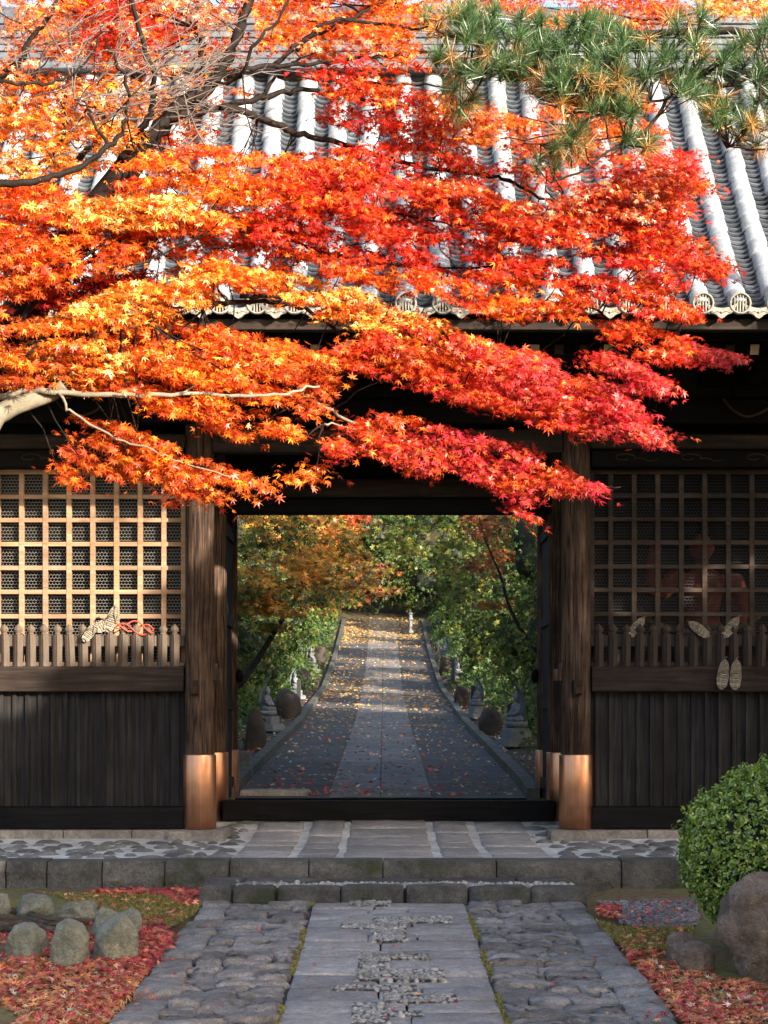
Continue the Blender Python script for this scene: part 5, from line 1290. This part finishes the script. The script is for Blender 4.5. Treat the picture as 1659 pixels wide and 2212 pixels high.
def buddha(label, X, Yb, htot, flip=1):
    g = A(X, Yb); t = thing('stone_statue', label, 'statue', g, 'small stone statues lining the alley')
    k = htot
    def B(): return MB()
    m = B(); m.box((0, 0, .05 * k), (.52 * k, .50 * k, .12 * k)); m.build('plinth', M['granite'], t, .01, False)
    m = B(); m.box((0, 0, .19 * k), (.36 * k, .34 * k, .16 * k)); m.build('pedestal', M['granite'], t, .008, False)
    m = B(); n = 24; prof = [(.12, .27), (.155, .29), (.185, .33), (.17, .365), (.15, .375)]
    vs = []
    for r, z in prof:
        for j in range(n):
            q = 2 * math.pi * j / n; rr = r * k * (1 + .06 * math.cos(q * 8)); vs.append((rr * math.cos(q), rr * math.sin(q), z * k))
    m.add(vs, [(i * n + j, i * n + (j + 1) % n, (i + 1) * n + (j + 1) % n, (i + 1) * n + j) for i in range(4) for j in range(n)] + [tuple(range(4 * n, 5 * n))], True); m.build('lotus_base', M['granite'], t, 0, False)
    # seated figure: folded legs, tapering robe, head
    m = B(); m.lathe((0, -.01 * k, .375 * k), [(.13 * k, 0), (.145 * k, .03 * k), (.12 * k, .075 * k), (.085 * k, .12 * k), (.09 * k, .19 * k), (.095 * k, .23 * k), (.07 * k, .265 * k), (.032 * k, .285 * k), (.03 * k, .30 * k), (.05 * k, .325 * k), (.056 * k, .365 * k), (.05 * k, .405 * k), (.028 * k, .43 * k), (.022 * k, .45 * k), (.004 * k, .46 * k)], 18, 1, .8)
    for s in (-1, 1):
        m.tube([(s * .085 * k, -.01 * k, .60 * k), (s * .115 * k, -.03 * k, .53 * k), (s * .09 * k, -.085 * k, .475 * k), (s * .02 * k, -.10 * k, .475 * k)], [.034 * k, .036 * k, .028 * k, .022 * k], 8)
        m.tube([(s * .13 * k, -.01 * k, .41 * k), (s * .10 * k, -.09 * k, .405 * k), (0, -.115 * k, .40 * k)], [.045 * k, .045 * k, .035 * k], 8)
    m.build('figure', M['granite'], t, 0, False)
    # flame-shaped halo leaning over the figure
    m = B(); pr = []
    for a in [i / 10 for i in range(11)]:
        pr.append((a, .105 * math.sin(math.pi * min(1, a * .92 + .14)) ** .7 + .004))
    vs = []; 
    for a, wv in pr:
        z = (.38 + .60 * a) * k; y = (.10 + .06 * a - .24 * a ** 3) * k; sx = flip * (.0 if a < .7 else (a - .7) ** 2 * -.5) * k
        vs += [(-wv * k + sx, y, z), (0 + sx, y + .02 * k, z), (wv * k + sx, y, z), (0 + sx, y + .045 * k, z)]
    fs = [(i * 4 + j, i * 4 + (j + 1) % 4, (i + 1) * 4 + (j + 1) % 4, (i + 1) * 4 + j) for i in range(10) for j in range(4)]
    m.add(vs, fs + [(3, 2, 1, 0), (40, 41, 42, 43)], True); m.build('halo', M['granite'], t, 0, False)
    t.rotation_euler = (0, 0, rad(68 * flip)); return t
for X, Y, Yt, lab, fl in ((1116, 1611, 1471, 'large stone statue with flame halo on the alley right, nearest the gate', -1), (1032, 1550, 1461, 'stone statue on the alley right, second from the gate', -1),
        (988, 1477, 1405, 'stone statue on the alley right, third from the gate beside a dark rock', -1), (962, 1422, 1370, 'farthest stone statue on the alley right', -1),
        (577, 1578, 1463, 'stone statue with flame halo on the alley left, nearest the gate', 1), (637, 1510, 1438, 'stone statue on the alley left, second from the gate', 1), (672, 1452, 1388, 'farthest stone statue on the alley left', 1)):
    d = A(X, Y).y - CAMY; buddha(lab, X, Y, (Y - Yt) * d / F, fl)
for X, Y, wv, hv, lab, sd_ in ((549, 1618, 52, 84, 'tall egg shaped dark rock on the alley left, nearest the gate', 1), (621, 1550, 52, 64, 'dark egg shaped rock on the alley left, second from the gate', 2), (657, 1488, 40, 44, 'rounded shiny rock on the alley left, third from the gate', 3), (690, 1442, 30, 54, 'sunlit brown rock on the alley left, farthest', 4),
        (1061, 1583, 50, 60, 'dark rock with pale top on the alley right, nearest the gate', 5), (999, 1522, 36, 48, 'dark rock on the alley right, second from the gate', 6), (966, 1456, 34, 46, 'dark rock on the alley right, farthest', 7)):
    rock('standing_rock', lab, 'rock', X, Y, wv, hv, M['dkrock'], 40 + sd_, 'dark rocks between the alley statues', .8, False, 3, .12, 1.0)
for X, Y, hv, lab in ((1101, 1606, 84, 'black post before the nearest right statue'), (1021, 1545, 60, 'black post before the second right statue'), (978, 1480, 52, 'black post before the third right statue'), (948, 1426, 42, 'black post before the farthest right statue'),
        (591, 1576, 60, 'black post before the nearest left statue'), (646, 1512, 42, 'black post before the second left statue')):
    g = A(X, Y); h = hv * (g.y - CAMY) / F; m = MB(); m.box((0, 0, h / 2), (.11, .09, h)); m.prism([(-.055, -.045, h), (.055, -.045, h), (0, -.045, h + .04)], (0, .09, 0))
    o = m.build('name_post', M['post'], None, .006); o.location = g - Vector((0, .2, 0)); tag(o, lab, 'post', 'black posts before the statues')
def _lantern():
    g = A(887, 1367); m = MB(); m.lathe((0, 0, 0), [(.22, 0), (.22, .1), (.13, .15), (.12, .7), (.2, .76), (.2, .84), (.13, .86), (.13, 1.05), (.24, 1.09), (.06, 1.22), (.06, 1.28), (.01, 1.36)], 6, sm=False)
    o = m.build('stone_lantern', M['granite']); o.location = g; o.scale = (.6, .6, .78); tag(o, 'small pale stone lantern at the far end of the alley', 'lantern')
    m = MB(); m.box((0, 0, .12), (.22, .22, .26)); o = m.build('boundary_stone', M['granite'], None, .02); o.location = A(526, 1661); tag(o, 'low square stone at the alley edge behind the left gate columns', 'marker stone')
_lantern()

def _alley_trees():
    def shrub(x, y, w_, h, pal, pal2, label, name='shrub', n=900, size=.07, tm=TUFT):
        g = gz(x, y); bl = [(x, y, g + h * .5, w_, w_, h * .5)]
        for k in range(5): bl.append((x + RN.uniform(-.7, .7) * w_, y + RN.uniform(-.7, .7) * w_, g + h * RN.uniform(.3, .95), w_ * .5, w_ * .5, h * .22))
        leafy_tree(name, label, 'shrub', (x, y, g), bl, n, size, pal, pal2, .3, 'shrubs hedging the alley', (.035, .015), tm, .42)
    pos = ['%s from the gate' % q for q in ('nearest', 'second', 'third', 'fourth', 'fifth', 'sixth', 'seventh', 'eighth', 'ninth', 'tenth', 'eleventh', 'twelfth', 'thirteenth', 'fourteenth')]
    y = 5.0
    for i in range(14):
        shrub(-3.45 - .12 * (i % 2), y, 1.1, 2.3 + .5 * (i % 3), 'green', 'ygreen', 'leafy green shrub in the hedge on the alley left, ' + pos[i], n=2300 - 80 * i, size=.06 + .004 * i)
        shrub(3.45 + .12 * (i % 2), y + .6, 1.1, 2.8 + .6 * ((i + 1) % 3), 'bamboo' if i % 2 == 0 else 'green', 'ygreen', 'leafy green shrub in the hedge on the alley right, ' + pos[i], n=2500 - 80 * i, size=.062 + .004 * i)
        y += 2.3 + i * .42
    for i, (x, yy, w_, h) in enumerate(((-5.5, 66.5, 1.8, 3.2), (-2.9, 67.8, 1.7, 3.0), (-.4, 68.4, 1.8, 3.4), (2.2, 67.6, 1.7, 3.2), (4.8, 65.5, 1.9, 3.6))):
        shrub(x, yy, w_, h, 'green' if i % 2 else 'dkgreen', 'ygreen', 'dense shrub closing the far end of the alley, number %s from the left' % ['one', 'two', 'three', 'four', 'five'][i], n=2200, size=.13)
    def tree(x, y, h, w_, pal, pal2, label, n=1800, size=.12, f2=.3, nb=9, low=.35, name='broadleaf_tree', core=.5, cat='tree', tm=TUFT, lean=0):
        g = gz(x, y); bl = []
        for k in range(nb):
            a = RN.uniform(0, 6.28); r = w_ * RN.uniform(.1, .75); z = g + h * (low + (1 - low) * (k + .5) / nb)
            bl.append((x + lean + r * math.cos(a), y + r * math.sin(a), z, w_ * RN.uniform(.4, .6), w_ * RN.uniform(.4, .6), h * RN.uniform(.10, .16)))
        leafy_tree(name, label, cat, (x, y, g), bl, n, size, pal, pal2, f2, 'trees along the alley', (.16, .05), tm, core)
    for i, (x, y, h, w_, pal, pal2, lab) in enumerate((
        (-5.8, 9, 6.5, 2.2, 'green', 'ygreen', 'green tree behind the shrubs on the alley left, nearest the gate'), (-6.0, 16, 7, 2.4, 'dkgreen', 'green', 'dark green tree on the alley left, second from the gate'),
        (-6.2, 25, 7.5, 2.6, 'green', 'olive', 'green tree with olive patches on the alley left, third from the gate'), (-5.5, 36, 8, 2.8, 'dkgreen', 'ygreen', 'dark tree on the alley left, fourth from the gate'), (-6, 48, 8.5, 3.0, 'green', 'ygreen', 'green tree on the alley left, fifth from the gate'),
        (5.6, 8, 6.5, 2.2, 'dkgreen', 'green', 'dark green tree on the alley right, nearest the gate'), (5.8, 15, 7, 2.4, 'green', 'bamboo', 'bright green tree on the alley right, second from the gate'), (6.0, 24, 7.5, 2.6, 'dkgreen', 'green', 'dark green tree on the alley right, third from the gate'),
        (5.4, 34, 7.0, 2.7, 'green', 'ygreen', 'yellowish green tree on the alley right, fourth from the gate'), (6.6, 45, 4.5, 2.4, 'dkgreen', 'green', 'dark green tree on the alley right, fifth from the gate'))):
        tree(x, y, h, w_, pal, pal2, lab, n=3200, size=.13, low=.15, core=.42)
    for i, (x, y, h, w_, pal, pal2, lab) in enumerate((
        (-7.5, 70, 9, 3.4, 'green', 'ygreen', 'green tree closing the alley end, leftmost'), (-3.2, 71.5, 9, 3.4, 'dkgreen', 'ygreen', 'dark tree closing the alley end, left of the path axis'), (.5, 73, 10, 3.6, 'dkgreen', 'ygreen', 'dark tree closing the alley end, straight ahead'),
        (4.0, 71, 9, 3.2, 'dkgreen', 'green', 'dark tree closing the alley end, right of the path axis'), (8.5, 72, 9, 3.4, 'green', 'ygreen', 'green tree closing the alley end, rightmost'),
        (-3.3, 62, 4.5, 1.7, 'green', 'ygreen', 'low green tree beside the bright end of the path, left'), (4.3, 58, 3.0, 1.7, 'dkgreen', 'ygreen', 'leaning dark tree beside the bright end of the path, right'))):
        tree(x, y, h, w_, pal, pal2, lab, n=4200, size=.19, low=.05, core=.5, nb=12)
    for i in range(3):  # unseen trees, added to keep sun off the alley
        x, y = 10.0 + .5 * (i % 2), .5 + i * 5.4
        bl = [(x, y, 6.0, 2.3, 2.3, 4.6)] + [(x + RN.uniform(-1.2, 1.2), y + RN.uniform(-1.2, 1.2), RN.uniform(3, 10), 1.5, 1.5, 1.6) for _ in range(5)]
        leafy_tree('evergreen_tree', 'tall dark evergreen tree added out of view to shade the alley', 'tree', (x, y, gz(x, y)), bl, 1500, .3, 'dkgreen', 'green', .3, 'unseen evergreens added to shade the alley', (.25, .1), TUFT, .8)
    n = 16000; yy = 3.5 + 66 * NR.random(n) ** .9; sd = np.sign(NR.random(n) - .5); xx = XA + sd * (2.3 + 1.0 * NR.random(n) - (yy > 35) * .2); hh = (np.abs(xx - XA) - 1.9) * .8 * NR.random(n)
    keep = NR.random(n) < np.clip(np.abs(xx - XA) - 2.35 + (yy > 30) * .35, .14, 1); xx, yy, hh = xx[keep], yy[keep], hh[keep]; n = len(xx)
    zz = np.array([gz(a, b) for a, b in zip(xx, yy)]) + .03 + hh
    o = leaf_cloud('ground_cover', M['leaf_far'], None, np.stack([xx, yy, zz], 1), NR.normal(size=(n, 3)) * .6 + np.array([0, -.6, .6]), .06 + .07 * NR.random(n), palette('green', n, .25, 'bamboo', np.full(n, .4)), TUFT)
    tag(o, 'low green bamboo grass and ferns along both alley verges', 'ground cover', None, 'stuff')
    # maples leaning over the alley
    def overhang(label, base, trunkpts, regs, size, r0=.075):
        t = thing('maple_tree', label, 'maple tree', base, 'maples leaning over the alley'); m = MB()
        q = smooth_path([tuple(base)] + [tuple(P(*p)) for p in trunkpts], 5); m.tube(q, [r0 * (1 - .75 * i / (len(q) - 1)) for i in range(len(q))], 8); m.build('trunk', M['bark'], t)
        star_leaves('crown', t, regs, size, M['leaf_far'])
    S = lambda poly, d, th, ncl, pal, pal2, f, tilt=14, per=15: spray_region(poly, d, d + 3, th, ncl, per, tilt, pal, pal2, 34, 9, f)
    g = A(545, 1470); b = Vector((-3.9, 11, gz(-3.9, 11)))
    overhang('olive and rust maple leaning over the alley from the left', b, [(500, 1490, 29), (545, 1440, 29.5), (590, 1370, 30), (640, 1290, 31), (690, 1200, 32), (740, 1120, 33)],
        [S([(505, 1090), (700, 1090), (770, 1130), (800, 1200), (770, 1240), (720, 1290), (640, 1340), (600, 1330), (505, 1320)], 29, 4, 250, 'goldleaf', 'ygreen', .42), S([(620, 1090), (780, 1095), (810, 1150), (720, 1180)], 32, 3, 60, 'rust', 'redor', .35),
         S([(680, 1200), (800, 1200), (850, 1250), (800, 1290), (690, 1280)], 36, 3, 60, 'rust', 'olive', .4), S([(505, 1250), (600, 1260), (640, 1340), (570, 1380), (505, 1340)], 28, 2, 50, 'olive', 'ygreen', .4)], (.075, .11))
    b = Vector((4.2, 17, gz(4.2, 17)))
    overhang('maple with thin rust red sprays leaning over the alley from the right', b, [(1120, 1350, 36), (1080, 1240, 36.5), (1050, 1170, 37), (1030, 1100, 37)],
        [S([(990, 1095), (1150, 1095), (1160, 1160), (1060, 1190), (1010, 1160)], 36, 4, 60, 'rust', 'olive', .4), S([(1000, 1200), (1110, 1180), (1120, 1230), (1020, 1270)], 37, 3, 26, 'rust', 'redor', .4, -18), S([(1030, 1300), (1110, 1290), (1110, 1310), (1040, 1320)], 37, 2, 10, 'olive', 'rust', .4, -8),
         S([(920, 1180), (1040, 1150), (1080, 1250), (960, 1330)], 38, 4, 60, 'ygreen', 'green', .4)], (.075, .11), .045)
    b = Vector((-4.5, 38, gz(-4.5, 38)))
    overhang('yellow green maple spreading above the middle of the alley', b, [(600, 1390, 58), (660, 1310, 58), (740, 1220, 58), (830, 1140, 58)],
        [S([(740, 1090), (980, 1090), (1000, 1150), (900, 1200), (790, 1190)], 56, 6, 110, 'ygreen', 'green', .4), S([(640, 1220), (840, 1210), (870, 1270), (760, 1320), (640, 1320)], 58, 5, 70, 'rust', 'ygreen', .5)], (.11, .16))
    # wood closing the view behind
    C = []; n = 9000; x = -60 + 120 * NR.random(n); y = 86 + 50 * NR.random(n); z = np.array([gz(a, b) for a, b in zip(x, y)]) + 14 * NR.random(n) ** 1.2
    C = np.stack([x, y, z], 1); o = leaf_cloud('far_wood', M['leaf_far'], None, C, NR.normal(size=(n, 3)) + np.array([0, -.8, .4]), .5 + .7 * NR.random(n), palette('dkgreen', n, .3, 'ygreen', np.full(n, .15)), TUFT)
    tag(o, 'dark green wood on the slope beyond the alley', 'wood', None, 'stuff')
_alley_trees()
print('verts', sum(len(o.data.vertices) for o in bpy.data.objects if o.type == 'MESH'))
